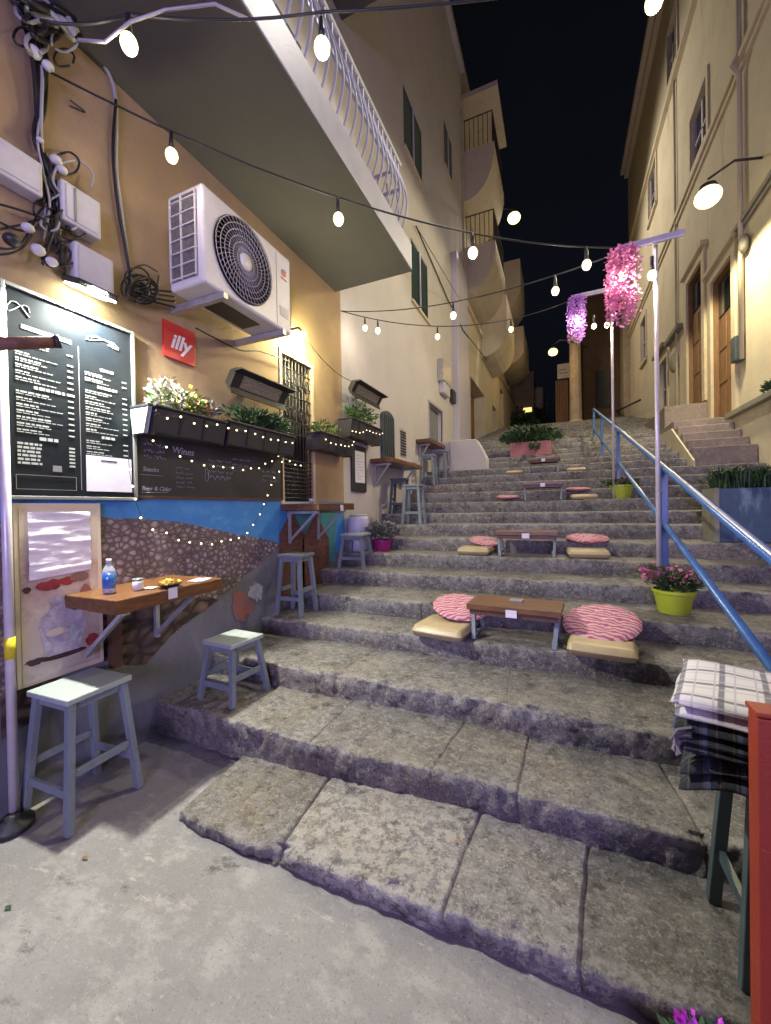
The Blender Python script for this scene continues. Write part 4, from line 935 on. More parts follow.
# long black cable on the wall from bundle down to the right
wcable([(70,100),(85,112),(70,106)],.004,'cable','cable',cc,.03)
# ------------------------------------------------------------------ white pole with arm at the left edge
pw=thing('white_pole','white pole with yellow tape and brown arm at the left edge','pole',(-2.60,1.10,0))
MB().tube([(-2.60,1.10,0.03),(-2.60,1.10,2.75)],.021,14).build('pole','pole',pw,smooth=True)
MB().tube([(-2.60,1.10,.86),(-2.60,1.10,.97)],.0225,14).build('tape','yellow_tape',pw,smooth=True)
MB().lathe([(.001,0),(.09,.001),(.09,.03),(.03,.05),(.03,.07),(.001,.07)],(-2.575,1.08,0.004),24).build('base','black',pw,smooth=True)
a=ond(55,342,1.88); b=ond(-30,345,1.72)
arm=MB().tube([b,a],.028,12).build('arm','mural_brown',pw,smooth=True)
MB().tube([a,Vector(a)+(Vector(a)-Vector(b)).normalized()*.02],.03,12).build('arm_cap','black',pw,smooth=True)
# ------------------------------------------------------------------ low tables with cushions
def low_table(w,dp,h,label):
    r=thing('low_table',label,'low table',group='low wooden tables on the steps')
    MB().box(-w/2,w/2,-dp/2,dp/2,h-.045,h).build('tabletop','wood_x',r,bevel=.006)
    MB().box(-w/2+.02,w/2-.02,-dp/2+.02,-dp/2+.04,h-.085,h-.046).box(-w/2+.02,w/2-.02,dp/2-.04,dp/2-.02,h-.085,h-.046).build('apron','wood_edge',r)
    for sx in (-1,1):
        for sy in (-1,1): MB().beam((sx*(w/2-.05),sy*(dp/2-.03),0),(sx*(w/2-.03),sy*(dp/2-.10),h-.045),.03,.03,up=(0,1,0)).build('leg','stool',r)
        MB().beam((sx*(w/2-.06),-dp/2+.05,.04),(sx*(w/2-.06),dp/2-.05,.04),.02,.02).build('foot_rail','stool',r)
    MB().box(-.04,.04,-dp/2-.006,-dp/2-.001,h-.075,h-.02).build('number_card','paper',r)
    MB().box(-.05,.05,.0,.09,h+.001,h+.012).build('tray','ac_grey',r)
    return r
lt=low_table(.68,.36,.28,'nearest low wooden table with worn lettering on the stair')
put(lt,-.33,3.26,.565,R(-4))
def sq_cushion(label):
    mb=MB(); n=22; vs=[]; h=.095; w=.215
    for s in (1,-1):
        for j in range(n+1):
            for i in range(n+1):
                u,v_=2*i/n-1,2*j/n-1; e=max(0,(1-abs(u)**12)*(1-abs(v_)**12)); x=w*u*(1-.03*v_*v_); y=w*v_*(1-.03*u*u)
                vs.append((x,y,h/2+s*(h/2)*(e**.35)))
    fs=[]
    for s in (0,1):
        o=s*(n+1)**2
        for j in range(n):
            for i in range(n):
                q=(o+j*(n+1)+i,o+j*(n+1)+i+1,o+(j+1)*(n+1)+i+1,o+(j+1)*(n+1)+i); fs.append(q if s==0 else q[::-1])
    mb.add(vs,fs); o=mb.build('seat_cushion','cushion',smooth=True); return tag(o,label,'cushion','beige square cushions on the steps')
def rd_cushion(label):
    mb=MB(); na,nr=48,12; vs=[]; Rr=.235
    tuf=[(0,0)]+[(.11*math.cos(a),.11*math.sin(a)) for a in [k*math.pi/3 for k in range(6)]]
    for s in (1,-1):
        for i in range(nr+1):
            r_=Rr*(i/nr)
            for j in range(na):
                a=2*math.pi*j/na; pl_=1+.02*math.cos(a*16)*(i/nr)
                x,y=r_*math.cos(a)*pl_,r_*math.sin(a)*pl_
                z=.035*max(0,1-(i/nr)**5)**.5
                z-=sum(.018*math.exp(-((x-tx_)**2+(y-ty_)**2)/.0007) for tx_,ty_ in tuf)
                z+=.004*math.cos(a*16)*(i/nr)
                vs.append((x,y,.04+s*max(z,-.01)))
    fs=[]
    for s in (0,1):
        o=s*(nr+1)*na
        for i in range(nr):
            for j in range(na):
                q=(o+i*na+j,o+i*na+(j+1)%na,o+(i+1)*na+(j+1)%na,o+(i+1)*na+j); fs.append(q[::-1] if s==0 else q)
    mb.add(vs,fs); o=mb.build('round_cushion','stripe',smooth=True); return tag(o,label,'cushion','pink striped round cushions on the steps')
sq=sq_cushion('beige square cushion left of the nearest low table'); rd=rd_cushion('pink striped round cushion left behind the nearest low table')
def place(o,x,y,z,rz,rx=0,label=None,s=1,new=True):
    c=o.copy() if new else o
    if new: COL.objects.link(c)
    c.location=(x,y,z); c.rotation_euler=(rx,0,rz); c.scale=(s,s,s)
    if label: c['label']=label
    return c
place(sq,-.87,3.18,.57,R(-8),new=False); place(rd,-.80,3.40,.70,R(30),R(14),new=False,s=1.0)
place(sq,.255,3.17,.57,R(-5),label='beige square cushion right of the nearest low table')
place(rd,.27,3.36,.675,R(-20),R(17),label='large pink striped round cushion right of the nearest low table',s=1.12)
def set_at(tx0,ty,n,w,names):
    z=SZ[n]+.004; t_=copy_tree(lt); put(t_,tx0,ty,z,R(rnd.uniform(-2,2)),names[0]); t_.scale=(w/.68,1,1)
    return z
z=set_at(-.355,4.83,7,.66,['second low table up the stairs with a white card'])
place(sq,-.93,4.84,z,R(-3),label='beige square cushion left of the second low table',s=.9); place(sq,.26,4.86,z,R(4),label='beige square cushion right of the second low table',s=.95)
place(rd,-.87,5.06,z+.10,R(40),R(12),label='pink striped round cushion behind the left side of the second low table',s=.8); place(rd,.28,5.12,z+.14,R(10),R(6),label='pink striped round cushion behind the right side of the second low table',s=.95)
z=set_at(-.24,6.62,11,.58,['third low table up the stairs, dark against the steps'])
place(sq,.32,6.66,z,R(3),label='beige square cushion right of the third low table',s=.85); place(rd,-.78,6.75,z+.04,R(20),R(5),label='pink round cushion left of the third low table',s=.75); place(rd,.26,6.95,z+.14,R(20),R(3),label='pink round cushion behind the right side of the third low table',s=.75)
z=set_at(-.27,8.12,14,.56,['farthest low table up the stairs below the pink planter'])
place(sq,-.8,8.12,z,R(3),label='beige square cushion left of the farthest low table',s=.75); place(sq,.28,8.18,z,R(-3),label='beige square cushion right of the farthest low table',s=.75)
# ------------------------------------------------------------------ railing, poles, flower lamps
rl=thing('handrail','blue and white metal handrail climbing the middle of the stairs','handrail',(.8,5,0))
def rail_z(y): return 1.37+(y-2.16)*.2865
MB().tube([(.8,1.75,rail_z(1.75)),(.8,11.3,rail_z(11.3)),(.8,11.5,rail_z(11.3)+.0)],.026,12).build('top_rail','blue',rl,smooth=True)
MB().tube([(.795,1.75,rail_z(1.75)+.018),(.795,6.4,rail_z(6.4)+.018)],.012,8).build('rail_cap','metal',rl,smooth=True)
MB().tube([(.8,1.75,rail_z(1.75)-.46),(.8,11.3,rail_z(11.3)-.52)],.022,12).build('lower_rail','blue',rl,smooth=True)
for yy in (1.85,4.02,6.85,9.3,11.3): MB().box(.775,.825,yy-.03,yy+.03,stepz(yy)-.02,rail_z(yy)-.01).build('post','blue',rl,bevel=.004)
def wis(c,h,r_,mt,par):
    """hanging artificial blossom strands round a bulb"""
    mb=MB()
    for k in range(34):
        a=rnd.uniform(0,6.28); q=r_*rnd.uniform(.45,1); L=h*rnd.uniform(.65,1)
        x,y=c[0]+q*math.cos(a),c[1]+q*math.sin(a); n=int(L/.016)
        for i in range(n):
            z=c[2]-i*L/n; ww=.03*(1-.5*i/n)
            mb.leaf((x+rnd.uniform(-ww,ww),y+rnd.uniform(-ww,ww),z),(rnd.uniform(-1,1),rnd.uniform(-1,1),rnd.uniform(-1,.3)),.024,.034)
    for k in range(170):
        a=rnd.uniform(0,6.28); q=r_*math.sqrt(rnd.random())*.9; mb.leaf((c[0]+q*math.cos(a),c[1]+q*math.sin(a),c[2]+rnd.uniform(0,.07)*(1-q/r_)+.01),(rnd.uniform(-1,1),rnd.uniform(-1,1),rnd.uniform(-.5,1)),.03,.04)
    return mb.build('blossoms',mt,par)
FLB=[]
def lamp_pole(x,y,zb,zt,fx,label,l2,mt,hz,scale=1):
    r=thing('lamp_pole',label,'pole',(x,y,zb),group='thin lamp poles behind the handrail')
    MB().tube([(x,y,zb),(x,y,zt)],.017,12).build('pole','pole',r,smooth=True)
    MB().beam((fx-.02,y,zt+.04),(x+.20,y,zt+.05),.035,.05).build('crossbar','pole',r,bevel=.004)
    MB().beam((x,y,zb+1.0),(.8,y+.06,zb+.98),.012,.012).build('clamp','metal',r)
    w_=thing('flower_lamp',l2,'lamp',(fx,y,zt),group='hanging blossom lamps')
    MB().tube([(fx,y,zt+.03),(fx,y,zt-.10)],.006,6).build('cord','cable',w_)
    MB().ball((fx,y,hz),.038,14,10).build('bulb','glass_bulb',w_,smooth=True)
    wis((fx,y,zt-.02),.62,.12,mt,w_)
    FLB.append((fx,y,hz-.06))
    return r
Z1=ony(653,240,3.95)[2]-.05
f1=ony(622,250,3.95)
lamp_pole(.745,3.95,.71,Z1,f1[0],'near thin pole with crossbar behind the lime flower pot','pink artificial blossom lamp hanging from the near pole','wis_pink',ony(625,275,3.95)[2])
f2=ony(576,300,6.6); Z2=ony(612,292,6.6)[2]
lamp_pole(.71,6.6,1.67,Z2,f2[0],'farther thin pole with crossbar behind the small pot','purple artificial blossom lamp hanging from the farther pole','wis_purple',ony(575,318,6.6)[2])
# ------------------------------------------------------------------ string lights
def sag(a,b,s,n=40):
    a=Vector(a);b=Vector(b); return [a.lerp(b,t/n)-Vector((0,0,s*4*(t/n)*(1-t/n))) for t in range(n+1)]
from math import inf
def projx(p):
    v_=Vector(p)-Vector((0,0,H)); d_=v_.dot(fwd); return 385.5+F0*v_.dot(rc)/d_, 512-F0*v_.dot(uc)/d_
def string(a,b,s,xs,label,drop=.10,r=.033,extra=None,mt='glass_bulb',power=5):
    pts=sag(a,b,s,120); mid_=pts[60]
    o=thing('string_lights',label,'string lights',tuple(pts[0]),group='festoon lights across the stairs')
    MB().tube(pts[::3],.006,6).build('cable','cable',o,smooth=True)
    for x in xs:
        best=min(pts,key=lambda p:abs(projx(p)[0]-x)); p=Vector(best)
        MB().tube([p,p-Vector((0,0,drop*.35)),p-Vector((0,0,drop*.9))],.008,8,.016).build('socket','black',o,smooth=True)
        c=p-Vector((0,0,drop+r*.7)); b_=MB().ball(c,r,14,10,(1,1,1.18)).build('bulb',mt,o,smooth=True)
        bulb_lights.append((c-Vector((0,0,.07)),power))
    return o
bulb_lights=[]
A0=onx(50,72,W+.08); A1=(f1[0],3.95,Z1+.05)
string(A0,A1,.26,[172,337,471,585],'black festoon cable from the wall cables to the pink blossom pole',.12,.036,power=4)
B0=onx(341,311,W+.03)
B1=(f2[0],6.6,Z2+.02)
string(B0,B1,.30,[364,378,437,510],'lower festoon cable from the wall corner to the purple blossom pole',.12,.034,power=3.5)
B2=(A1[0]-.05,3.95,Z1+.03)
string(B0,(f1[0],3.96,Z1+.02),.16,[453,556],'upper festoon cable from the wall corner to the pink blossom pole',.12,.034,power=5)
c1=ond(129,14,1.75); c0=ond(40,20,1.66); c2=ond(322,12,1.72); c3=ond(654,-28,1.75); c4=ond(900,-60,2.0)
so=thing('string_lights','nearest festoon cable hanging across the top of the alley','string lights',c0,group='festoon lights across the stairs')
path=[]
for a,b in ((c0,c1),(c1,c2),(c2,c3),(c3,c4)): path+=sag(a,b,.03,8)[:-1]
MB().tube(path+[Vector(c4)],.006,6).build('cable','cable',so,smooth=True)
MB().tube([ond(78,40,1.7),ond(105,42,1.7),ond(130,22,1.72),ond(165,10,1.74),ond(215,4,1.74),ond(250,20,1.76)],.007,6).build('grey_cable','cable_grey',so,smooth=True)
for c in ((129,44),(322,48),(654,2)):
    q=Vector(ond(c[0],c[1],1.75)); MB().tube([q+Vector((0,0,.13)),q+Vector((0,0,.03))],.010,8,.017).build('socket','black',so,smooth=True)
    MB().ball(q,.035,14,10,(1,1,1.2)).build('bulb','glass_white',so,smooth=True); bulb_lights.append((q-Vector((0,0,.08)),3.5))
# bulbs hanging at the poles
for (px,py,Y,lab) in ((652,275,3.93,'single bulb hanging on the near pole under its crossbar'),(607,325,6.58,'right bulb of the pair on the farther pole'),(594,326,6.5,'left bulb of the pair on the farther pole')):
    q=Vector(ony(px,py,Y)); o=thing('hanging_bulb',lab,'bulb',tuple(q),group='single bulbs on the poles')
    MB().ball(q,.034,14,10,(1,1,1.15)).build('bulb','glass_white',o,smooth=True); MB().tube([q+Vector((0,0,.03)),q+Vector((0,0,.15))],.013,8).build('socket','black',o,smooth=True); bulb_lights.append((q-Vector((0,0,.08)),5))
# bulb over the door
q=Vector(onx(303,334,W+.16)); o=thing('door_bulb','bright yellowish bulb on the ochre wall above the barred door','bulb',tuple(q))
MB().ball(q,.034,14,10).build('bulb','glass_white',o,smooth=True); MB().tube([(W,q.y,q.z+.08),(W+.1,q.y,q.z+.08),(q.x,q.y,q.z+.02)],.012,8).build('arm','black',o,smooth=True)
DOORL=q
o=thing('hanging_cable','thin black cable from the door bulb across the corner to the heater','cable',tuple(q))
MB().tube(sag(q,onx(355,382,W+.12),.1,12),.005,5).build('cable','cable',o)
o=thing('diagonal_cable','long black cable descending the pale wall from the balcony end','cable',(W,8,6))
MB().tube([onx(416,226,W+.05),onx(430,258,W+.03),onx(448,300,W+.03),onx(463,330,W+.19),onx(500,377,W+.03),onx(530,430,W+.03)],.015,6).build('cable','cable',o)
o=thing('wall_lead','thin cable descending from the corner festoon hook','cable',(W,5,4))
MB().tube([onx(416,226,W+.9),onx(460,300,W+.3)],.006,5).build('cable','cable',o)
# ------------------------------------------------------------------ fairy lights
mini_me=None
def fairy(pts,dx,label,par_pts=None,sp=.085):
    global mini_me
    P=[Vector(onx(px,py,W+dx)) for px,py in pts]
    o=thing('fairy_lights',label,'fairy lights',tuple(P[0]),group='warm fairy light chains')
    out=[]
    for a,b in zip(P[:-1],P[1:]):
        L=(b-a).length; n=max(2,int(L/.05)); out+=[a.lerp(b,k/n)-Vector((0,0,.02*4*(k/n)*(1-k/n))) for k in range(n)]
    out.append(P[-1]); MB().tube(out,.0022,4).build('wire','cable',o)
    acc=0
    for a,b in zip(out[:-1],out[1:]):
        acc+=(b-a).length
        if acc>=sp:
            acc=0
            if mini_me is None:
                mo=MB().ball((0,0,0),.0075,8,6).build('mini_bulb','mini',smooth=True); mini_me=mo.data; bpy.data.objects.remove(mo)
            c=bpy.data.objects.new('mini_bulb',mini_me); COL.objects.link(c); c.parent=o; c.location=b+Vector((.008,rnd.uniform(-.01,.01),rnd.uniform(-.012,.012)))-o.location
fairy([(150,409),(180,418),(222,425),(250,432),(292,442)],.235,'fairy lights along the rims of the long window boxes')
fairy([(133,436),(160,440),(185,458),(228,468),(262,466),(280,452),(300,466)],.06,'fairy lights drooping across the top of the chalkboard')
fairy([(128,450),(130,475),(137,505),(145,522),(165,533),(200,542),(230,540),(250,528),(262,508),(270,484),(282,462)],.05,'fairy lights hanging in a long loop over the mural')
fairy([(320,437),(338,444),(354,445),(352,432),(366,430),(382,434)],.24,'fairy lights around the two small window boxes')
# ------------------------------------------------------------------ pots
def pot(name,label,x,y,z,rt,rb_,h,mt,group=None):
    o=MB().lathe([(.001,0),(rb_,.001),(rt*.97,h*.86),(rt*1.06,h*.88),(rt*1.06,h),(rt*.96,h),(rt*.92,h*.9),(.001,h*.88)],(0,0,0),28).build(name,mt,smooth=False)
    for p_ in o.data.polygons: p_.use_smooth=True
    o.location=(x,y,z); e=o.modifiers.new('e','EDGE_SPLIT'); return tag(o,label,'flower pot',group)
pot('flower_pot','lime green plastic pot on the fifth step beside the near pole',.835,3.90,.712,.145,.105,.19,'pot_lime','lime green pots')
r=thing('flowering_plant','pink flowering plant in the near lime pot','plant',(.86,3.9,.9))
foliage('leaves','leaf_dark',r,(.86,3.9,.95),(.17,.15,.09),360,.03,.07,.4,2); foliage('flowers','fl_pink',r,(.80,3.86,1.02),(.30,.15,.11),190,.035,.035,.3,5); foliage('light_leaves','leaf',r,(.80,3.9,1.0),(.26,.16,.10),150,.03,.07,.5,7)
pot('flower_pot','smaller lime green pot beside the farther pole',.815,6.68,1.672,.145,.105,.2,'pot_lime','lime green pots')
r=thing('leafy_plant','low dark plant with purple flowers in the farther lime pot','plant',(.815,6.68,1.87)); foliage('leaves','leaf_dark',r,(.80,6.66,1.91),(.26,.15,.09),260,.03,.07,.3,3); foliage('flowers','fl_pink',r,(.82,6.62,1.95),(.14,.1,.05),40,.03,.03,.3,4)
pot('flower_pot','magenta pot on the step beside the white barrel',-2.17,4.84,1.032,.125,.10,.15,'pot_mag')
r=thing('leafy_plant','greyish purple bushy plant in the magenta pot','plant',(-2.17,4.84,1.18)); foliage('leaves','leaf_grey',r,(-2.17,4.84,1.30),(.27,.22,.17),620,.04,.07,.3,2.2)
br=thing('plastic_barrel','white lilac plastic barrel standing against the wall corner','barrel',(-2.48,4.78,1.03))
MB().lathe([(.001,0),(.13,.001),(.145,.03),(.145,.19),(.14,.2),(.145,.21),(.145,.42),(.13,.46),(.11,.47),(.001,.47)],(-2.5,4.80,1.03),24).build('drum','barrel',br,smooth=True); MB().lathe([(.001,.471),(.12,.471),(.12,.49),(.001,.49)],(-2.5,4.80,1.03),20).build('lid','plastic_w',br,smooth=True)
bp_=thing('blue_trough','large blue worn trough planter right of the handrail','planter',(1.9,5.3,1.19))
MB().box(1.46,3.0-.12,5.12,5.50,1.19,1.74).build('trough','blue_worn',bp_,bevel=.01); MB().box(1.45,1.49,5.11,5.51,1.19,1.745).build('end_panel','coping',bp_)
r=thing('spiky_grass','dense dark spiky grass filling the blue trough','plant',(2,5.3,1.74)); blades('blades','leaf_dark',r,1.5,2.85,5.15,5.48,1.72,1900,.32); foliage('leaves','leaf_dark',r,(2.1,5.3,1.78),(.75,.2,.14),900,.02,.09,.7,4)
pk=thing('pink_planter','long pink planter box across the upper stairs','planter',(-.6,9.5,2.71))
a=ony(510,455,9.5); b=ony(551,450,9.5)
MB().box(a[0],b[0],9.5,9.85,stepz(9.5),3.03).build('trough','pot_pink',pk,bevel=.01)
r=thing('leafy_bush','dark green bush growing from the pink planter','bush',(-.6,9.65,3.0)); foliage('leaves','leaf_dark',r,(-.62,9.65,3.15),(.78,.25,.30),1300,.06,.12,.5,8); foliage('light_leaves','leaf',r,(-.3,9.6,3.1),(.25,.2,.12),220,.05,.09,.4,9)
foliage('trailing_leaves','leaf_dark',r,(-.5,9.46,2.95),(.09,.05,.14),90,.05,.1,-.6,3)
for k,(x,lab) in enumerate(((-.83,'left round drain hole in the riser below the pink planter'),(-.66,'right round drain hole in the riser below the pink planter'))):
    q=ony(524 if k==0 else 533,457,8.93); o=MB().lathe([(.001,0),(.05,0),(.05,.02),(.001,.02)],(0,0,0),14,'Y').build('drain_hole','black'); o.location=(q[0],8.925,q[2]); tag(o,lab,'drain')
# distant bushes
for k,(px,Y,h,w,lab) in enumerate(((520,26,1.6,1.2,'dim bush left at the head of the alley'),(545,28,2.2,1.5,'dark tree behind the pink planter at the alley end'))):
    q=ony(px,430,Y); r=thing('leafy_bush',lab,'bush',(q[0],Y,5.4)); foliage('leaves','leaf_dark',r,(q[0],Y,6.2),(w,1,h),900,.2,.35,.3,k+11)
    MB().tube([(q[0],Y,5.2),(q[0],Y,6.4)],.08,6,.04).build('trunk','brown_wall',r)
# low white wall and entrance block at left of upper stairs
lwb=thing('low_white_wall','lumpy whitewashed low wall beside the upper stairs on the left','wall',(-1.9,8.9,2.3))
a=ony(451,445,8.85); b=ony(488,445,8.85); z0_=2.3
vs=[]; 
mb=MB(); n=20; top=[]
for k in range(n+1):
    t=k/n; x=a[0]+(b[0]-a[0])*t; zt=3.07-.0*t-(.45*max(0,t-.72)/.28)+.03*noise.noise(Vector((t*4,0,2))); top.append((x,zt))
o=mb.prism_y([(a[0],z0_),*top,(b[0]+.0,z0_)],8.72,9.0).build('wall','white_plaster',lwb,bevel=.02); fixn(o)
lb2=MB().box(W+.01,a[0]+.1,8.80,9.9,2.3,3.05).build('return','white_plaster',lwb)
# ------------------------------------------------------------------ blankets on stool, red board, flowers at right
bs=thing('blanket_stool','tall dark teal stool carrying folded blankets at the right edge','stool',(.68,1.70,.10),group='wooden stools')
hh_=.60
for sx,sy in ((-1,-1),(1,-1),(1,1),(-1,1)): MB().beam((.68+sx*.17,1.70+sy*.15,.10),(.68+sx*.13,1.70+sy*.11,.71),.04,.035,up=(0,1,0)).build('leg','stool_dark',bs,bevel=.003)
MB().box(.50,.86,1.53,1.87,.71,.74).build('seat','stool_dark',bs,bevel=.005)
MB().beam((.53,1.57,.30),(.53,1.83,.30),.018,.04).build('stretcher','stool_dark',bs); MB().beam((.53,1.57,.38),(.83,1.57,.38),.018,.04).build('stretcher','stool_dark',bs)
def blanket(x0,x1,y0,y1,z0,z1,mt,label,droop=0,layers=2,fringe=None):
    r=thing('folded_blanket',label,'blanket',((x0+x1)/2,(y0+y1)/2,z0),group='folded plaid blankets')
    th=(z1-z0)/layers
    for k in range(layers):
        za=z0+k*th; mb=MB(); nx,ny_=30,12; pr=[]
        ins=rnd.uniform(-.012,.012)
        # rounded-edge slab as closed grid: loops around the cross-section (x,z), extruded along y
        ring=[]
        w=(x1-x0); 
        for i in range(nx+1): ring.append((x0+ins+w*i/nx,1))
        for i in range(nx,-1,-1): ring.append((x0+ins+w*i/nx,-1))
        vs=[]
        for j in range(ny_+1):
            y=y0+(y1-y0)*j/ny_; ey=min(1,(1-abs(2*j/ny_-1)**8)+.35)
            for x,s in ring:
                t=(x-x0-ins)/w; e=max(0,1-abs(2*t-1)**10)**.5
                z=za+th/2+s*(th/2)*e*.98*ey+.010*noise.noise(Vector((x*6,y*5,k*3)))-droop*max(0,.25-t)**1.5*2.2
                vs.append((x+.012*noise.noise(Vector((y*6,z*9,k))),y+(.012*noise.noise(Vector((x*8,z*12,k+5))) if j in (0,ny_) else 0),z))
        P=len(ring); fs=[(j*P+i,j*P+(i+1)%P,(j+1)*P+(i+1)%P,(j+1)*P+i) for j in range(ny_) for i in range(P)]
        fs.append(tuple(range(P))); fs.append(tuple(ny_*P+i for i in range(P))[::-1]); mb.add(vs,fs)
        o=mb.build('fold',mt,r,smooth=True); fixn(o)
    r.rotation_euler=(0,0,R(-17)); r.location.x-=.0
    if fringe:
        fb=MB()
        for k in range(60):
            y=y0+(y1-y0)*k/59; zz=z0+rnd.uniform(.01,z1-z0-.01); dz=-droop*.27
            fb.tube([(x0+.02,y,zz+dz),(x0-.012,y+rnd.uniform(-.008,.008),zz-.006+dz),(x0-.018+rnd.uniform(-.006,.006),y+rnd.uniform(-.008,.008),zz-.022+dz)],.003,4)
        fb.build('fringe',fringe,r)
    return r
blanket(.385,.93,1.43,1.83,.722,.825,'plaid_dark','nearly black plaid blanket at the bottom of the stool stack',.20,2)
blanket(.37,.93,1.42,1.84,.826,.912,'plaid_dark','dark green and blue plaid blanket in the middle of the stack',.04,3)
blanket(.36,.95,1.43,1.88,.914,.995,'plaid_white','white plaid blanket with dark lines on top of the stack',.02,2)
r=thing('fringe_tassels','grey green knotted fringe sticking out of the left side of the blanket stack','fringe',(.35,1.45,.86))
fb=MB()
for k in range(40):
    t_=k/39; y=1.505+.10*t_; xq=.335+.03*t_; zz=.885+rnd.uniform(-.025,.02); fb.tube([(xq+.03,y,zz),(xq-.008+rnd.uniform(-.01,.01),y+rnd.uniform(-.01,.01),zz-.012),(xq-.012+rnd.uniform(-.012,.012),y+rnd.uniform(-.015,.015),zz-.055)],.005,4)
fb.build('tassels','leaf_grey',r)
# hanging corner of blue plaid
hb=thing('hanging_blanket','blue striped blanket corner with fringe hanging off the front of the stool','blanket',(.65,1.5,.74))
mb=MB(); vs=[]
for j in range(9):
    for i in range(13): vs.append((.56+.024*i+.02*(j/8),1.485+.01*math.sin(i*1.1)-.006*j/8,.80-.02*j-(.03*abs(math.sin(i*.9)) if j==8 else 0)))
mb.add(vs,[(j*13+i,j*13+i+1,(j+1)*13+i+1,(j+1)*13+i) for j in range(8) for i in range(12)]); o=mb.build('cloth','plaid_blue',hb,smooth=True); so_=o.modifiers.new('s','SOLIDIFY'); so_.thickness=.006
fb=MB()
for k in range(24):
    x=.58+k*.0125; fb.tube([(x,1.478,.655),(x+rnd.uniform(-.006,.006),1.476,.63),(x+rnd.uniform(-.012,.012),1.474,.60)],.002,4)
fb.build('fringe','paper',hb)
q=ond(751,712,.92)
rbo=thing('red_board','red painted wooden board standing at the right edge','sign board',(q[0],q[1],0))
MB().box(q[0]+.004,q[0]+.55,q[1]-.02,q[1]+.03,.06,q[2]).build('panel','red_board',rbo,bevel=.003)
MB().box(q[0],q[0]+.035,q[1]-.032,q[1]-.021,.0,q[2]).box(q[0],q[0]+.56,q[1]-.028,q[1]+.036,q[2]+.001,q[2]+.012).build('frame','red_board',rbo,bevel=.003)
q=ond(706,1030,.95)
pot('flower_pot','small pot almost out of view below the magenta flowers',q[0],q[1],.004,.10,.07,.14,'pot_mag')
r=thing('flowering_plant','magenta flower tips at the bottom right corner','plant',(q[0],q[1],.1))
MB().tube([(q[0],q[1],.12),(q[0],q[1]+.01,q[2]-.03)],.004,5).build('stem','leaf_dark',r); foliage('leaves','leaf_dark',r,(q[0],q[1],q[2]-.1),(.08,.08,.07),120,.03,.05,.4,2); foliage('flowers','fl_mag',r,(q[0],q[1],q[2]-.02),(.085,.05,.03),90,.014,.02,.6,3)
for px_,py_,z_,mt_,lab in ((8,908,.004,'leaf_dark','dark dry leaf lying on the pavement at the lower left edge'),(457,841,.106,'fl_orange','small orange leaf lying on the first stone step'),(85,858,.004,'door_brown','brown scrap lying on the pavement in front of the tall stool')):
    p=onz(px_,py_,z_); o=MB().add([(-.022,0,0),(0,-.010,.004),(.022,0,.001),(0,.010,.005)],[(0,1,2,3)]).build('fallen_leaf',mt_); o.location=p; o.modifiers.new('s','SOLIDIFY').thickness=.001; o.scale=(.5,.5,1) if py_==841 else (1,1,1); tag(o,lab,'leaf','scraps on the ground')
# ------------------------------------------------------------------ lamps on buildings
def wall_lamp(p,side,label,mt,r_=.12,armlen=.4,name='street_lamp'):
    o=thing(name,label,'street lamp',tuple(p),group='street lamps')
    MB().ball(p,r_,16,10,(1,1,.8)).build('lamp_glass',mt,o,smooth=True)
    MB().lathe([(.001,.0),(r_*.75,-.02),(r_*.6,.05),(.03,.10),(.001,.10)],(p[0],p[1],p[2]+r_*.72),16).build('hood','black',o,smooth=True)
    MB().tube([(p[0],p[1],p[2]+r_+.1),(p[0]+side*armlen*.5,p[1],p[2]+r_+.28),(p[0]+side*armlen,p[1],p[2]+r_+.2)],.02,8).build('arm','iron',o,smooth=True)
    return Vector(p)
LR=wall_lamp(onx(708,197,2.30),1,'bright warm lamp on a bracket on the right limestone wall','street',.19,.70)
LL=wall_lamp(onx(514,218,-1.5),-1,'bright street lamp on a bracket among the left balconies','street',.24,1.1)
LF=wall_lamp(ony(553,352,19.5),1,'orange street lamp glowing far up the alley','orange_l',.2,.6)
p=Vector((LF[0]+.6,19.5,LF[2]+.4)); MB().tube([(LF[0]+.6,19.5,LF[2]+.4),(1.3,22.45,LF[2]+1.0)],.025,8).build('bracket','iron',[o for o in bpy.data.objects if o.get('label','').startswith('orange street')][0],smooth=True)
p=onx(744,243,2.93)
o=thing('wall_fitting','small oval fitting under the grey ledge on the right wall','wall fitting',p); MB().ball(p,.13,12,8,(.5,1,1.2)).build('cover','coping',o,smooth=True)
p=onx(738,345,2.93)
o=thing('wall_fitting','dark electric fitting with cable right of the brown door','wall fitting',p); MB().box(p[0]-.08,2.998,p[1]-.1,p[1]+.1,p[2]-.3,p[2]+.15).build('box','stool_dark',o,bevel=.02); MB().tube([(2.97,p[1]+.1,p[2]+.1),(2.97,p[1]+.1,6.3)],.015,6).build('conduit','coping',o)
p=onx(674,363,2.93)
o=thing('wall_fitting','round dark wall fitting between the narrow doors and the lower window','wall fitting',p); MB().ball(p,.22,12,8,(.5,1,1.2)).build('cover','coping',o,smooth=True)
o=thing('wall_handrail','short dark handrail on the far right wall','handrail',(2.9,17,5)); MB().tube([onx(615,412,2.6),onx(640,400,2.6)],.04,8).build('rail','iron',o,smooth=True)
p=onx(765,392,2.86)
o=thing('coping_plant','dark clump of plants on the grey coping at the right edge','plant',(2.86,p[1],3.22)); foliage('leaves','leaf_dark',o,(2.9,p[1]-.2,3.3),(.08,.4,.08),260,.04,.08,.4,3)
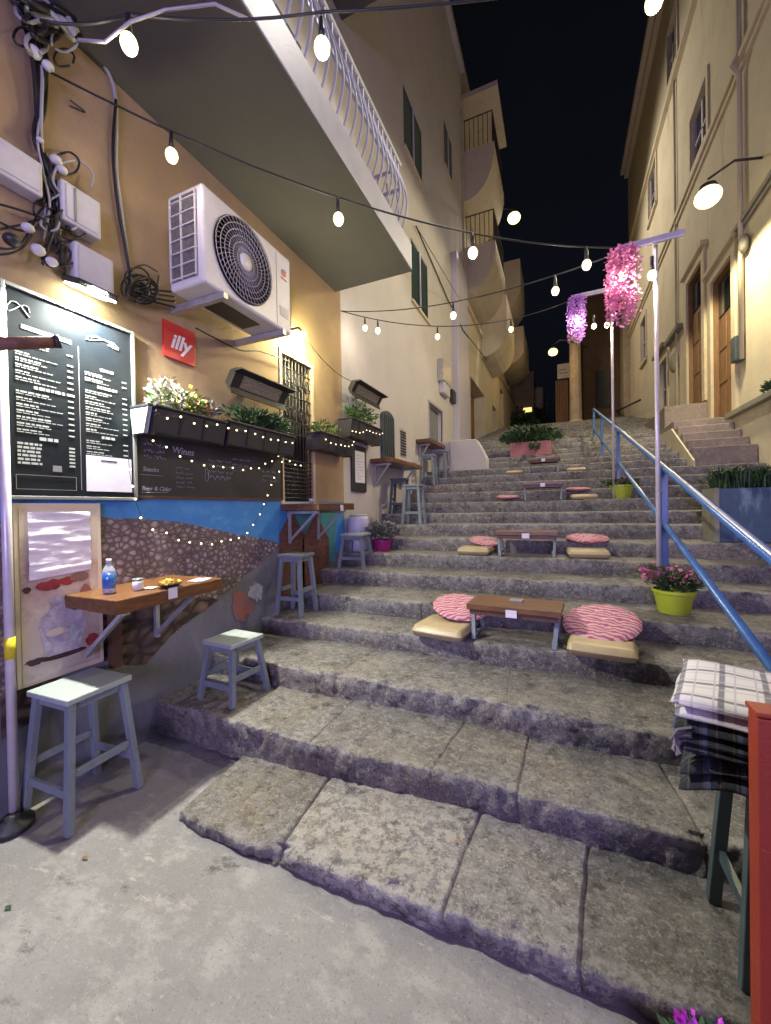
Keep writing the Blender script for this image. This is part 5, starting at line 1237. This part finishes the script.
# ------------------------------------------------------------------ lights
def light(kind,loc,power,col,size=.05,rot=None,spot=None,blend=.5,name='light'):
    l=bpy.data.lights.new(name,kind); l.energy=power; l.color=col
    if kind=='AREA': l.shape='RECTANGLE'; l.size=size[0]; l.size_y=size[1]
    else: l.shadow_soft_size=size
    if kind=='SPOT': l.spot_size=spot; l.spot_blend=blend
    o=bpy.data.objects.new(name,l); COL.objects.link(o); o.location=loc
    if rot is not None: o.rotation_euler=Vector(rot).to_track_quat('-Z','Y').to_euler()
    return o
WARM=(1,.86,.64)
for c,pw_ in bulb_lights: light('POINT',c,pw_,WARM,.03,name='bulb_light')
light('AREA',(W+.15,1.51,2.90),260,(1,.99,.86),(.08,.12),rot=(.45,0,-1),name='floodlight_light')
light('POINT',DOORL+Vector((.02,0,-.07)),80,(1,.93,.55),.04,name='door_light')
light('SPOT',LR+Vector((-.12,0,-.2)),800,(1,.86,.54),.15,rot=(-.55,.1,-1),spot=R(170),blend=.15,name='right_lamp_light')
light('SPOT',LL+Vector((.1,-.1,-.2)),1350,(1,.90,.74),.15,rot=(.75,-.35,-.8),spot=R(150),blend=.6,name='left_lamp_light')
light('POINT',LF+Vector((0,-.2,-.3)),60,(1,.66,.28),.15,name='far_lamp_light')
# added unseen lights: neutral key above the stairs, violet fill behind the viewer
light('SPOT',(.1,4.6,8.8),520,(1,.94,.85),.12,rot=(-.02,-.06,-1),spot=R(118),blend=.25,name='stair_key_light')
light('AREA',(1.0,-4.2,2.3),400,(.54,.45,1),(3.0,1.4),rot=(-.2,1,.10),name='violet_fill_light')
for c in FLB: light('POINT',c,14,(1,.80,.62),.03,name='flower_lamp_light')
# night sky
w=bpy.data.worlds.new('World'); sc.world=w; w.use_nodes=True; nt=w.node_tree; bg=nt.nodes['Background']
tc=nt.nodes.new('ShaderNodeTexCoord'); n=nt.nodes.new('ShaderNodeTexNoise'); n.inputs['Scale'].default_value=1.6; n.inputs['Detail'].default_value=3
cr=nt.nodes.new('ShaderNodeValToRGB'); cr.color_ramp.elements[0].color=(.0022,.0023,.0028,1); cr.color_ramp.elements[1].color=(.0036,.0043,.0072,1); cr.color_ramp.elements[0].position=.35; cr.color_ramp.elements[1].position=.7
nt.links.new(tc.outputs['Generated'],n.inputs['Vector']); nt.links.new(n.outputs['Fac'],cr.inputs[0]); nt.links.new(cr.outputs[0],bg.inputs[0]); bg.inputs[1].default_value=1
sc.cycles.use_denoising=True; sc.cycles.sample_clamp_indirect=4; sc.cycles.max_bounces=6; sc.cycles.caustics_reflective=False; sc.cycles.caustics_refractive=False
